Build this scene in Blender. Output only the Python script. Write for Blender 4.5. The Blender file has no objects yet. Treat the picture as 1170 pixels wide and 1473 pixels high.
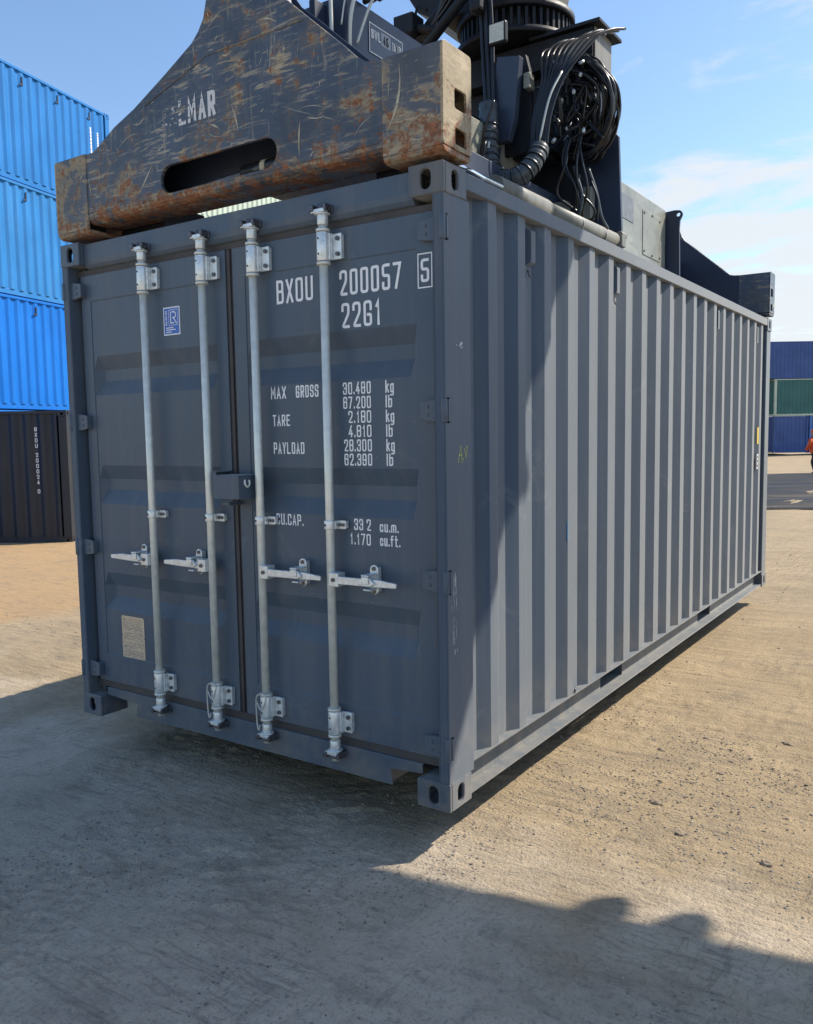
import bpy, bmesh, math, random
import numpy as np
from mathutils import Vector, Matrix, noise as mnoise
random.seed(7)
R_ = math.radians
scn = bpy.context.scene
col = scn.collection

# ------------------------------------------------------------------ camera, sky, sun, exposure
cam_d = bpy.data.cameras.new('camera'); cam = bpy.data.objects.new('camera', cam_d); col.objects.link(cam)
Rc = ((0.82750459, 0.5612353, -0.01584606), (0.03887119, -0.08542265, -0.99558626), (-0.56011177, 0.82323624, -0.09250352))
CAM = Vector((4.18482854, -2.85198593, 1.55304461))
m = Matrix.Identity(4)
for i in range(3):
    m[i][0] = Rc[0][i]; m[i][1] = -Rc[1][i]; m[i][2] = -Rc[2][i]; m[i][3] = CAM[i]
cam.matrix_world = m
cam_d.sensor_fit = 'VERTICAL'; cam_d.sensor_height = 24.0
cam_d.lens = 1220.72 / 1473 * 24.0
cam_d.clip_start = 0.05; cam_d.clip_end = 3000
scn.camera = cam

SUN = Vector((0.109, 0.130, 0.182)).normalized()
SUN_EL = math.asin(SUN.z); SUN_AZ = math.atan2(SUN.x, SUN.y)
sd = bpy.data.lights.new('sun', 'SUN'); sd.energy = 4.5; sd.angle = R_(0.5); sd.color = (1.0, 0.93, 0.82)
sun = bpy.data.objects.new('sun', sd); col.objects.link(sun)
sun.rotation_euler = SUN.to_track_quat('Z', 'Y').to_euler(); sun.location = (6, 8, 12)

world = bpy.data.worlds.new('World'); scn.world = world; world.use_nodes = True
def build_world():
    nt = world.node_tree; N = nt.nodes; L = nt.links; N.clear()
    out = N.new('ShaderNodeOutputWorld'); bg = N.new('ShaderNodeBackground'); L.new(bg.outputs[0], out.inputs[0])
    bg.inputs[1].default_value = 0.15
    sky = N.new('ShaderNodeTexSky'); sky.sky_type = 'NISHITA'; sky.sun_disc = False
    sky.sun_elevation = SUN_EL; sky.sun_rotation = SUN_AZ
    sky.air_density = 1.0; sky.dust_density = 0.6; sky.ozone_density = 1.3
    hs = N.new('ShaderNodeHueSaturation'); hs.inputs['Saturation'].default_value = 1.12; L.new(sky.outputs[0], hs.inputs['Color'])
    tc = N.new('ShaderNodeTexCoord')
    nrm = N.new('ShaderNodeVectorMath'); nrm.operation = 'NORMALIZE'; L.new(tc.outputs['Generated'], nrm.inputs[0])
    sep = N.new('ShaderNodeSeparateXYZ'); L.new(nrm.outputs[0], sep.inputs[0])
    def M(op, a, b=None, c=None, clamp=False):
        n = N.new('ShaderNodeMath'); n.operation = op; n.use_clamp = clamp
        for k, v in enumerate((a, b, c)):
            if v is None: continue
            if isinstance(v, (int, float)): n.inputs[k].default_value = v
            else: L.new(v, n.inputs[k])
        return n.outputs[0]
    den = M('ADD', M('MAXIMUM', sep.outputs[2], 0.0), 0.12)
    px = M('DIVIDE', sep.outputs[0], den); py = M('DIVIDE', sep.outputs[1], den)
    cb = N.new('ShaderNodeCombineXYZ'); L.new(px, cb.inputs[0]); L.new(py, cb.inputs[1])
    mp = N.new('ShaderNodeMapping'); mp.inputs['Rotation'].default_value = (0, 0, R_(35)); mp.inputs['Scale'].default_value = (0.85, 1.5, 1)
    mp.inputs['Location'].default_value = (3.1, 1.7, 0)
    L.new(cb.outputs[0], mp.inputs[0])
    nz = N.new('ShaderNodeTexNoise'); nz.inputs['Scale'].default_value = 1.9; nz.inputs['Detail'].default_value = 9; nz.inputs['Roughness'].default_value = 0.6; nz.inputs['Distortion'].default_value = 0.35
    L.new(mp.outputs[0], nz.inputs['Vector'])
    # more cloud low down on the side of the yard beyond the container
    d0 = Vector((-0.16, 1.09, 0.10)).normalized()
    dot = N.new('ShaderNodeVectorMath'); dot.operation = 'DOT_PRODUCT'; L.new(nrm.outputs[0], dot.inputs[0]); dot.inputs[1].default_value = d0
    near = M('MULTIPLY', M('SUBTRACT', dot.outputs['Value'], 0.895), 1.8)
    near = M('MAXIMUM', near, -0.04)
    lowz = M('MULTIPLY', M('SUBTRACT', 0.30, sep.outputs[2]), 0.62)
    dens = M('ADD', M('ADD', nz.outputs[0], near), lowz)
    mr = N.new('ShaderNodeMapRange'); mr.interpolation_type = 'SMOOTHSTEP'; L.new(dens, mr.inputs[0])
    mr.inputs[1].default_value = 0.57; mr.inputs[2].default_value = 0.76; mr.inputs[3].default_value = 0; mr.inputs[4].default_value = 0.93
    mix = N.new('ShaderNodeMixRGB'); L.new(mr.outputs[0], mix.inputs[0]); L.new(hs.outputs[0], mix.inputs[1]); mix.inputs[2].default_value = (3.95, 4.15, 4.3, 1)
    # thin high veil lightens the blue evenly
    veil = N.new('ShaderNodeMixRGB'); veil.inputs[0].default_value = 0.02; L.new(mix.outputs[0], veil.inputs[1]); veil.inputs[2].default_value = (5.0, 5.2, 5.6, 1)
    L.new(veil.outputs[0], bg.inputs[0])
build_world()
scn.view_settings.view_transform = 'Standard'; scn.view_settings.look = 'None'
scn.view_settings.gamma = 1; scn.view_settings.use_curve_mapping = False
scn.view_settings.exposure = 0.50
scn.cycles.use_denoising = True
scn.cycles.max_bounces = 8

# ------------------------------------------------------------------ mesh helpers
class MB:
    def __init__(s): s.v = []; s.f = []; s.m = []; s.s = []
    def add(s, vs, fs, mi=0, sm=False):
        o = len(s.v); s.v.extend([tuple(p) for p in vs])
        for f in fs: s.f.append([i + o for i in f]); s.m.append(mi); s.s.append(sm)
        return s
    def box(s, x0, x1, y0, y1, z0, z1, mi=0):
        vs = [(x0, y0, z0), (x1, y0, z0), (x1, y1, z0), (x0, y1, z0), (x0, y0, z1), (x1, y0, z1), (x1, y1, z1), (x0, y1, z1)]
        return s.add(vs, [(0, 3, 2, 1), (4, 5, 6, 7), (0, 1, 5, 4), (1, 2, 6, 5), (2, 3, 7, 6), (3, 0, 4, 7)], mi)
    def hexa(s, b, t, mi=0):
        return s.add(list(b) + list(t), [(0, 3, 2, 1), (4, 5, 6, 7), (0, 1, 5, 4), (1, 2, 6, 5), (2, 3, 7, 6), (3, 0, 4, 7)], mi)
    def tube(s, pts, r, n=10, mi=0, caps=True, closed=False):
        pts = [Vector(p) for p in pts]; k = len(pts)
        rs = r if isinstance(r, (list, tuple)) else [r] * k
        tang = []
        for i in range(k):
            a = pts[(i - 1) % k] if (i > 0 or closed) else pts[0]; b = pts[(i + 1) % k] if (i < k - 1 or closed) else pts[-1]
            t = (b - a); tang.append(t.normalized() if t.length > 1e-9 else Vector((0, 0, 1)))
        up = Vector((0, 0, 1)) if abs(tang[0].z) < .9 else Vector((1, 0, 0))
        u = tang[0].cross(up).normalized(); vs = []
        for i in range(k):
            u = (u - tang[i] * u.dot(tang[i])).normalized(); w = tang[i].cross(u)
            for j in range(n):
                a = 2 * math.pi * j / n
                vs.append(pts[i] + (u * math.cos(a) + w * math.sin(a)) * rs[i])
        fs = []
        for i in range(k if closed else k - 1):
            i2 = (i + 1) % k
            for j in range(n):
                fs.append((i * n + j, i * n + (j + 1) % n, i2 * n + (j + 1) % n, i2 * n + j))
        s.add(vs, fs, mi, True)
        if caps and not closed:
            o = len(s.v) - len(vs)
            s.f.append([o + j for j in reversed(range(n))]); s.m.append(mi); s.s.append(False)
            s.f.append([o + (k - 1) * n + j for j in range(n)]); s.m.append(mi); s.s.append(False)
        return s
    def prism(s, poly, a, b, fn, mi=0):
        """poly: 2D outline; fn(p,q,t)->3D, extruded from t=a to t=b (convex or simple outline)"""
        n = len(poly)
        vs = [fn(p, q, a) for p, q in poly] + [fn(p, q, b) for p, q in poly]
        fs = [tuple(range(n))[::-1], tuple(range(n, 2 * n))] + [(i, (i + 1) % n, n + (i + 1) % n, n + i) for i in range(n)]
        return s.add(vs, fs, mi)
    def build(s, name, mat, parent=None, bevel=0, seg=2, **tags):
        me = bpy.data.meshes.new(name); me.from_pydata(s.v, [], s.f)
        mats = mat if isinstance(mat, (list, tuple)) else [mat]
        for mm in mats: me.materials.append(mm)
        me.polygons.foreach_set('material_index', s.m); me.polygons.foreach_set('use_smooth', s.s)
        me.update()
        bm = bmesh.new(); bm.from_mesh(me); bmesh.ops.recalc_face_normals(bm, faces=bm.faces); bm.to_mesh(me); bm.free()
        o = bpy.data.objects.new(name, me); col.objects.link(o)
        if parent is not None: o.parent = parent
        if bevel:
            md = o.modifiers.new('edge', 'BEVEL'); md.width = bevel; md.segments = seg; md.limit_method = 'ANGLE'; md.angle_limit = R_(40)
        for k, v in tags.items(): o[k] = v
        return o

def empty(name, loc=(0, 0, 0), rz=0, parent=None, **tags):
    o = bpy.data.objects.new(name, None); col.objects.link(o); o.location = loc; o.rotation_euler = (0, 0, rz)
    if parent is not None: o.parent = parent
    for k, v in tags.items(): o[k] = v
    return o
def tag(o, **tags):
    for k, v in tags.items(): o[k] = v
    return o
def copy_obj(o, parent, loc=None):
    c = o.copy(); col.objects.link(c); c.parent = parent
    if loc is not None: c.location = loc
    return c

def stadium(cx, cz, w, h, n=8):
    """rounded slot outline, w along p and h along q"""
    pts = []
    r = min(w, h) / 2
    if w >= h:
        for k in range(n + 1):
            a = -math.pi / 2 + math.pi * k / n; pts.append((cx + w / 2 - r + r * math.cos(a), cz + r * math.sin(a)))
        for k in range(n + 1):
            a = math.pi / 2 + math.pi * k / n; pts.append((cx - w / 2 + r + r * math.cos(a), cz + r * math.sin(a)))
    else:
        for k in range(n + 1):
            a = math.pi * k / n; pts.append((cx + r * math.cos(a), cz + h / 2 - r + r * math.sin(a)))
        for k in range(n + 1):
            a = math.pi + math.pi * k / n; pts.append((cx + r * math.cos(a), cz - h / 2 + r + r * math.sin(a)))
    return pts
def rrect(x0, x1, z0, z1, r=0.01, n=3):
    pts = []
    for cx, cz, a0 in ((x1 - r, z1 - r, 0), (x0 + r, z1 - r, 90), (x0 + r, z0 + r, 180), (x1 - r, z0 + r, 270)):
        for k in range(n + 1):
            a = R_(a0 + 90 * k / n); pts.append((cx + r * math.cos(a), cz + r * math.sin(a)))
    return pts
def holed(mb, outline, holes, a, b, fn, mi=0):
    """plate with holes: front and back faces triangulated, walls round every outline"""
    bm = bmesh.new(); es = []
    for loop in [outline] + holes:
        vs = [bm.verts.new((p, q, 0)) for p, q in loop]
        for i in range(len(vs)): es.append(bm.edges.new((vs[i], vs[(i + 1) % len(vs)])))
    bmesh.ops.triangle_fill(bm, use_beauty=True, use_dissolve=False, edges=es, normal=(0, 0, 1))
    bm.verts.index_update(); P = [(v.co.x, v.co.y) for v in bm.verts]; F = [[v.index for v in f.verts] for f in bm.faces]; bm.free()
    n = len(P)
    fs = [tuple(f) for f in F] + [tuple(i + n for i in reversed(f)) for f in F]
    k = 0
    for loop in [outline] + holes:
        c = len(loop)
        for i in range(c): fs.append((k + i, k + (i + 1) % c, n + k + (i + 1) % c, n + k + i))
        k += c
    mb.add([fn(p, q, a) for p, q in P] + [fn(p, q, b) for p, q in P], fs, mi)
XZ = lambda p, q, t: (p, t, q)
YZ = lambda p, q, t: (t, p, q)
XY = lambda p, q, t: (p, q, t)

def catmull(pts, n=8):
    P = [Vector(p) for p in pts]; P = [P[0] * 2 - P[1]] + P + [P[-1] * 2 - P[-2]]; out = []
    for i in range(1, len(P) - 2):
        for k in range(n):
            t = k / n
            out.append(0.5 * ((2 * P[i]) + (-P[i-1] + P[i+1]) * t + (2*P[i-1] - 5*P[i] + 4*P[i+1] - P[i+2]) * t*t + (-P[i-1] + 3*P[i] - 3*P[i+1] + P[i+2]) * t**3))
    out.append(P[-2]); return out

# ------------------------------------------------------------------ materials
def newmat(name):
    mt = bpy.data.materials.new(name); mt.use_nodes = True
    return mt, mt.node_tree.nodes, mt.node_tree.links, mt.node_tree.nodes['Principled BSDF']
def nnoise(N, L, vec, scale, detail=4, rough=.55, dist=0):
    n = N.new('ShaderNodeTexNoise'); n.inputs['Scale'].default_value = scale; n.inputs['Detail'].default_value = detail
    n.inputs['Roughness'].default_value = rough; n.inputs['Distortion'].default_value = dist
    if vec is not None: L.new(vec, n.inputs['Vector'])
    return n.outputs[0]
def nmap(N, L, vec, scale=(1, 1, 1), rot=(0, 0, 0), loc=(0, 0, 0)):
    mp = N.new('ShaderNodeMapping'); mp.inputs['Scale'].default_value = scale; mp.inputs['Rotation'].default_value = rot; mp.inputs['Location'].default_value = loc
    L.new(vec, mp.inputs[0]); return mp.outputs[0]
def nramp(N, L, fac, a, b, lo=0., hi=1.):
    r = N.new('ShaderNodeMapRange'); L.new(fac, r.inputs[0]); r.inputs[1].default_value = a; r.inputs[2].default_value = b
    r.inputs[3].default_value = lo; r.inputs[4].default_value = hi; return r.outputs[0]
def nmix(N, L, fac, a, b, mode='MIX'):
    n = N.new('ShaderNodeMixRGB'); n.blend_type = mode
    for i, v in enumerate((fac, a, b)):
        if hasattr(v, 'is_linked') or hasattr(v, 'links'): L.new(v, n.inputs[i])
        elif isinstance(v, (int, float)): n.inputs[i].default_value = v
        else: n.inputs[i].default_value = (*v, 1)
    return n.outputs[0]
def nmath(N, L, op, a, b=None, clamp=False):
    n = N.new('ShaderNodeMath'); n.operation = op; n.use_clamp = clamp
    for i, v in enumerate((a, b)):
        if v is None: continue
        if isinstance(v, (int, float)): n.inputs[i].default_value = v
        else: L.new(v, n.inputs[i])
    return n.outputs[0]
def obj_vec(N): return N.new('ShaderNodeNewGeometry').outputs['Position']
def nbump(N, L, h, strength, dist, bsdf):
    b = N.new('ShaderNodeBump'); b.inputs['Strength'].default_value = strength; b.inputs['Distance'].default_value = dist
    L.new(h, b.inputs['Height']); L.new(b.outputs[0], bsdf.inputs['Normal'])

def paint(name, c, rough=.42, var=.12, dirt=(.30, .25, .18), dirt_amt=.12, spec=.5, wear=0.0, sheen=0.0):
    mt, N, L, B = newmat(name); v = obj_vec(N)
    big = nnoise(N, L, v, 1.1, 5, .6); fine = nnoise(N, L, v, 22, 6, .65)
    streak = nnoise(N, L, nmap(N, L, v, (14, 14, .7)), 1.0, 5, .6)
    base = nmix(N, L, nramp(N, L, big, .3, .7), [x * (1 - var) for x in c], [min(1, x * (1 + var)) for x in c])
    dm = nmath(N, L, 'MULTIPLY', nramp(N, L, streak, .42, .75), nramp(N, L, big, .3, .7, .3, 1))
    base = nmix(N, L, nmath(N, L, 'MULTIPLY', dm, dirt_amt), base, dirt)
    if sheen:
        sp_z = N.new('ShaderNodeSeparateXYZ'); L.new(v, sp_z.inputs[0])
        dz = nmath(N, L, 'MULTIPLY', nramp(N, L, sp_z.outputs[2], .45, .02, 0, 1), nramp(N, L, nnoise(N, L, v, 6, 7, .7), .40, .66, 0, .5))
        base = nmix(N, L, dz, base, (.26, .22, .17))
        bl = nnoise(N, L, nmap(N, L, v, (1, 1, 1), loc=(11, 5, 2)), 3.1, 8, .72, .8)
        base = nmix(N, L, nramp(N, L, bl, .60, .68, 0, .16), base, (.30, .31, .32))
        rs_ = nnoise(N, L, nmap(N, L, v, (26, 26, 1.6), loc=(2, 8, 1)), 1.0, 4, .6)
        base = nmix(N, L, nmath(N, L, 'MULTIPLY', nramp(N, L, rs_, .66, .74, 0, .45), nramp(N, L, big, .50, .62, 0, 1)), base, (.16, .10, .07))
    if wear:
        sc = nnoise(N, L, nmap(N, L, v, (9, 9, 2.2), (.3, .2, .4)), 3.2, 9, .7, .4)
        base = nmix(N, L, nramp(N, L, sc, .68, .72, 0, wear), base, (.45, .45, .42))
    L.new(base, B.inputs['Base Color'])
    L.new(nramp(N, L, nmath(N, L, 'ADD', nmath(N, L, 'MULTIPLY', fine, .35), nmath(N, L, 'MULTIPLY', streak, .65)), .3, .7, rough - .07, rough + .09), B.inputs['Roughness'])
    B.inputs['Specular IOR Level'].default_value = spec
    if sheen: B.inputs['Sheen Weight'].default_value = sheen; B.inputs['Sheen Roughness'].default_value = .45; B.inputs['Sheen Tint'].default_value = (1, .97, .88, 1)
    nbump(N, L, nmath(N, L, 'ADD', nmath(N, L, 'MULTIPLY', big, 3.0), nmath(N, L, 'MULTIPLY', fine, .12)), .35, .004, B)
    return mt
def simple(name, c, rough=.5, metal=0, spec=.5, var=.0, scale=8, bump=0):
    mt, N, L, B = newmat(name); v = obj_vec(N); B.inputs['Roughness'].default_value = rough; B.inputs['Metallic'].default_value = metal; B.inputs['Specular IOR Level'].default_value = spec
    n = nnoise(N, L, v, scale, 6, .6)
    L.new(nmix(N, L, nramp(N, L, n, .3, .7), [x * (1 - var) for x in c], [min(1, x * (1 + var)) for x in c]), B.inputs['Base Color'])
    if metal: L.new(nramp(N, L, n, .3, .7, rough * .8, rough * 1.25), B.inputs['Roughness'])
    if bump: nbump(N, L, n, .5, bump, B)
    return mt

M = {}
M['grey'] = paint('anthracite_paint', (.066, .096, .134), .40, .10, dirt_amt=.20, spec=.34, sheen=.25)
M['grey_side'] = paint('anthracite_paint_chalky', (.068, .097, .136), .52, .10, dirt_amt=.22, spec=.12, sheen=.50)
M['grey_worn'] = paint('anthracite_paint_worn', (.074, .096, .122), .52, .12, dirt_amt=.7, wear=.7, spec=.15, sheen=.55)
M['rubber'] = simple('black_rubber', (.048, .044, .044), .6, var=.3)
M['zinc'] = simple('galvanised_steel', (.70, .73, .72), .34, .45, var=.18, scale=40)
M['zinc_dull'] = simple('galvanised_tube', (.70, .71, .64), .36, .30, var=.12, scale=25)
M['darksteel'] = simple('dark_steel', (.12, .12, .13), .4, .7, var=.3, scale=60)
M['white'] = simple('white_print', (.80, .81, .82), .5, var=.05, scale=60)
M['yellow'] = simple('yellow_marker', (.55, .62, .06), .5)
M['yellow_sticker'] = simple('yellow_sticker', (.75, .52, .04), .4)
M['label'] = simple('white_label', (.7, .7, .68), .5, var=.05)
M['sticker_blue'] = simple('blue_sticker', (.035, .13, .48), .35)
M['blue_scuff'] = simple('blue_scuff', (.10, .35, .75), .5)
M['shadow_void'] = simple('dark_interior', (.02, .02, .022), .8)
M['blue_a'] = paint('bright_blue_paint', (.014, .165, .46), .5, .10, dirt=(.10, .28, .55), dirt_amt=.25, spec=.25)
M['blue_b'] = paint('sky_blue_paint', (.020, .180, .46), .5, .12, dirt=(.14, .32, .55), dirt_amt=.30, spec=.25)
M['blue_c'] = paint('deep_blue_paint', (.003, .145, .54), .45, .08, dirt=(.05, .25, .6), dirt_amt=.2, spec=.25)
M['navy'] = paint('navy_black_paint', (.012, .016, .024), .5, .1, dirt_amt=.1)
M['far_blue'] = paint('far_blue_paint', (.035, .085, .26), .5, .2, dirt_amt=.1)
M['far_blue_light'] = paint('far_light_blue_paint', (.08, .19, .50), .5, .12, dirt_amt=.1)
M['far_green'] = paint('far_green_paint', (.025, .13, .12), .5, .15, dirt_amt=.1)
M['pale'] = paint('pale_green_paint', (.50, .58, .46), .5, .1, dirt_amt=.15)
M['hivis'] = simple('hi_vis_orange', (.85, .11, .02), .7)
M['skin'] = simple('skin', (.45, .27, .19), .6)
M['trousers'] = simple('dark_trousers', (.02, .022, .03), .8)
M['machine'] = paint('machine_dark_paint', (.012, .015, .021), .5, .2, dirt=(.12, .11, .09), dirt_amt=.15, spec=.25)
M['machine_blue'] = paint('machine_navy_paint', (.024, .038, .072), .45, .15, dirt=(.15, .15, .14), dirt_amt=.12)
M['hose'] = simple('black_hose', (.016, .016, .018), .32, var=.3)
M['wrap'] = simple('hose_wrap', (.055, .065, .07), .38, var=.4, scale=12)
M['pipe'] = paint('grey_pipe_paint', (.22, .21, .175), .5, .15, dirt=(.07, .05, .035), dirt_amt=.9)
M['chrome'] = simple('chrome_rod', (.75, .78, .8), .15, 1.0)
M['lens'] = simple('lamp_lens', (.55, .55, .48), .3, var=.2, scale=120)
M['beige'] = simple('beige_band', (.55, .48, .32), .6)
M['tube_lit'] = simple('pale_tube', (.55, .55, .50), .4, .3)
M['tyre'] = simple('tyre_rubber', (.03, .03, .03), .8)
M['cab_glass'] = simple('cab_glass', (.03, .04, .05), .08)

def rusty(name, paint_c, tan_amt, rust_amt, tan_c=(.36, .30, .20)):
    mt, N, L, B = newmat(name); v = obj_vec(N)
    big = nnoise(N, L, v, 2.3, 6, .6, .3)
    big2 = nnoise(N, L, nmap(N, L, v, (1, 1, 1), loc=(7, 3, 5)), 5.5, 8, .65, .6)
    scr1 = nnoise(N, L, nmap(N, L, v, (3, 3, 26), (0, .75, 0)), 1.6, 8, .72, .35)
    scr2 = nnoise(N, L, nmap(N, L, v, (30, 30, 3), (0, -.25, 0)), 1.3, 8, .72, .5)
    scr3 = nnoise(N, L, nmap(N, L, v, (5, 5, 34), (0, -.5, 0), (3, 9, 1)), 1.2, 8, .7, .6)
    pit = nnoise(N, L, v, 55, 6, .7)
    fleck = nnoise(N, L, nmap(N, L, v, (1, 1, 1.6), loc=(3, 3, 3)), 17, 9, .75, 1.2)
    sep = N.new('ShaderNodeSeparateXYZ'); L.new(v, sep.inputs[0])
    low = nramp(N, L, sep.outputs[2], 2.62, 2.95, .10, 0)
    p = nmix(N, L, nramp(N, L, big, .35, .65), paint_c, [x * 1.7 for x in paint_c])
    haze = nramp(N, L, nmath(N, L, 'ADD', big2, low), .48, .70, 0, .45)
    p = nmix(N, L, haze, p, [x * .55 for x in tan_c])
    tm = nmath(N, L, 'ADD', nmath(N, L, 'MULTIPLY', big2, .8), nmath(N, L, 'ADD', nmath(N, L, 'MULTIPLY', scr1, .35), low))
    tan = nramp(N, L, tm, .70 - tan_amt, .76 - tan_amt, 0, .9)
    s = nmath(N, L, 'MAXIMUM', nramp(N, L, scr1, .56, .62), nmath(N, L, 'MAXIMUM', nramp(N, L, scr2, .58, .64, 0, .75), nramp(N, L, scr3, .57, .62)))
    s = nmath(N, L, 'MULTIPLY', s, nramp(N, L, big, .40, .62, .15, 1))
    c = nmix(N, L, tan, p, nmix(N, L, nramp(N, L, pit, .3, .7), [x * .55 for x in tan_c], tan_c))
    c = nmix(N, L, nmath(N, L, 'MULTIPLY', s, .85), c, [min(1, x * 1.25) for x in tan_c])
    rm = nmath(N, L, 'ADD', nmath(N, L, 'MULTIPLY', fleck, .6), nmath(N, L, 'ADD', nmath(N, L, 'MULTIPLY', big2, .5), nmath(N, L, 'ADD', nmath(N, L, 'MULTIPLY', scr2, .25), low)))
    rust = nramp(N, L, rm, .80 - rust_amt, .86 - rust_amt, 0, .95)
    rc = nmix(N, L, nramp(N, L, pit, .35, .65), (.10, .035, .018), (.34, .13, .045))
    c = nmix(N, L, rust, c, rc)
    L.new(c, B.inputs['Base Color'])
    L.new(nramp(N, L, nmath(N, L, 'MAXIMUM', rust, tan), 0, 1, .42, .75), B.inputs['Roughness'])
    h = nmath(N, L, 'ADD', nmath(N, L, 'MULTIPLY', big, 1.5), nmath(N, L, 'ADD', nmath(N, L, 'MULTIPLY', pit, .12), nmath(N, L, 'MULTIPLY', rust, -.25)))
    nbump(N, L, h, .55, .006, B)
    return mt
M['rusty_front'] = rusty('scratched_rusty_plate', (.036, .048, .068), .062, .062)
M['rusty_end'] = rusty('rusty_end_box', (.06, .065, .075), .14, .075)
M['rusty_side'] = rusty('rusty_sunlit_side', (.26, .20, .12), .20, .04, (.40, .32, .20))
M['rusty_far'] = rusty('dark_blue_far_beam', (.045, .065, .10), -.2, -.22)
M['frame_grey'] = rusty('weathered_grey_frame', (.20, .20, .165), -.03, -.17, (.16, .15, .13))

# ------------------------------------------------------------------ stroke lettering
G = {
 'A': [[(0,0),(.5,1),(1,0)],[(.2,.3),(.8,.3)]], 'B': [[(0,0),(0,1),(.95,1),(.95,.52)],[(0,.52),(1,.52),(1,0),(0,0)]],
 'C': [[(1,.72),(1,1),(0,1),(0,0),(1,0),(1,.28)]], 'D': [[(0,.5),(0,1),(1,1),(1,0),(0,0),(0,.501)]], 'E': [[(1,1),(0,1),(0,0),(1,0)],[(0,.52),(.8,.52)]],
 'F': [[(1,1),(0,1),(0,0)],[(0,.52),(.8,.52)]], 'G': [[(1,.68),(1,1),(0,1),(0,0),(1,0),(1,.44),(.55,.44)]], 'H': [[(0,0),(0,1)],[(1,0),(1,1)],[(0,.5),(1,.5)]],
 'K': [[(0,0),(0,1)],[(1,1),(.05,.4)],[(.35,.58),(1,0)]], 'L': [[(0,1),(0,0),(1,0)]], 'M': [[(0,0),(0,1),(.5,.35),(1,1),(1,0)]], 'N': [[(0,0),(0,1),(1,0),(1,1)]],
 'O': [[(.5,1),(1,1),(1,0),(0,0),(0,1),(.501,1)]], 'P': [[(0,0),(0,1),(1,1),(1,.45)],[(1,.45),(0,.45)]], 'R': [[(0,0),(0,1),(1,1),(1,.48)],[(1,.48),(0,.48)],[(.5,.48),(1,0)]],
 'S': [[(1,.74),(1,1),(0,1),(0,.52),(1,.52),(1,0),(0,0),(0,.26)]], 'T': [[(0,1),(1,1)],[(.5,1),(.5,0)]], 'U': [[(0,1),(0,0),(1,0),(1,1)]], 'V': [[(0,1),(.5,0),(1,1)]],
 'W': [[(0,1),(.25,0),(.5,.7),(.75,0),(1,1)]], 'X': [[(0,0),(1,1)],[(0,1),(1,0)]], 'Y': [[(0,1),(.5,.45),(1,1)],[(.5,.45),(.5,0)]],
 '1': [[(.15,.78),(.6,1),(.6,0)]], '2': [[(0,.74),(0,1),(1,1),(1,.58),(0,0),(1,0)]], '3': [[(0,.76),(0,1),(1,1),(1,.52),(.35,.52)],[(.6,.52),(1,.52),(1,0),(0,0),(0,.24)]],
 '4': [[(.7,1),(0,.26),(1,.26)],[(.72,.55),(.72,0)]], '5': [[(.95,1),(0,1),(0,.56),(1,.56),(1,0),(0,0),(0,.24)]], '6': [[(1,.76),(1,1),(0,1),(0,0),(1,0),(1,.56)],[(1,.56),(0,.56)]],
 '7': [[(0,1),(1,1),(.3,0)]], '8': [[(.5,1),(1,1),(1,0),(0,0),(0,1),(.501,1)],[(0,.52),(1,.52)]], '9': [[(0,.24),(0,0),(1,0),(1,1),(0,1),(0,.46)],[(0,.46),(1,.46)]],
 'k': [[(0,0),(0,1)],[(.9,.68),(.05,.3)],[(.35,.42),(1,0)]], 'g': [[(1,.68),(0,.68),(0,0),(1,0)],[(1,.7),(1,-.28),(0,-.28)]], 'l': [[(.4,0),(.4,1)]],
 'b': [[(0,1),(0,0),(1,0),(1,.68)],[(1,.68),(0,.68)]], 'c': [[(1,.48),(1,.68),(0,.68),(0,0),(1,0),(1,.2)]], 'u': [[(0,.7),(0,0),(1,0)],[(1,.7),(1,0)]],
 'm': [[(0,0),(0,.68),(1,.68),(1,0)],[(.5,.68),(.5,0)]], 'f': [[(1,1),(.4,1),(.4,0)],[(0,.66),(1,.66)]], 't': [[(.4,1),(.4,0),(1,0)],[(0,.68),(.9,.68)]],
 '.': [[(0,0),(0,.08)]], '-': [[(0,.5),(1,.5)]], '/': [[(0,0),(1,1)]],
}
G['0'] = G['O']
def glyph_lines(ch, x, z, w, h, st):
    out = []
    for pl in G[ch]:
        pts = [(x + st / 2 + p * (w - st), z + st / 2 + q * (h - st)) for p, q in pl]
        r = min(w, h) * .24; rp = [pts[0]]
        for i in range(1, len(pts) - 1):
            a, b, c = Vector(pts[i-1]), Vector(pts[i]), Vector(pts[i+1])
            d1 = (a - b); d2 = (c - b); rr = min(r, d1.length * .45, d2.length * .45)
            if ch in 'AVWMNXKY741' or (ch in 'BDPREFLkb' and pl[i][0] <= 0) or d1.length < 1e-6 or d2.length < 1e-6: rp.append(tuple(b)); continue
            s_ = b + d1.normalized() * rr; e_ = b + d2.normalized() * rr
            for k in range(4):
                t = k / 3; rp.append(tuple(s_ * (1-t)**2 + b * 2*t*(1-t) + e_ * t*t))
        rp.append(pts[-1]); out.append(rp)
    return out
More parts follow.
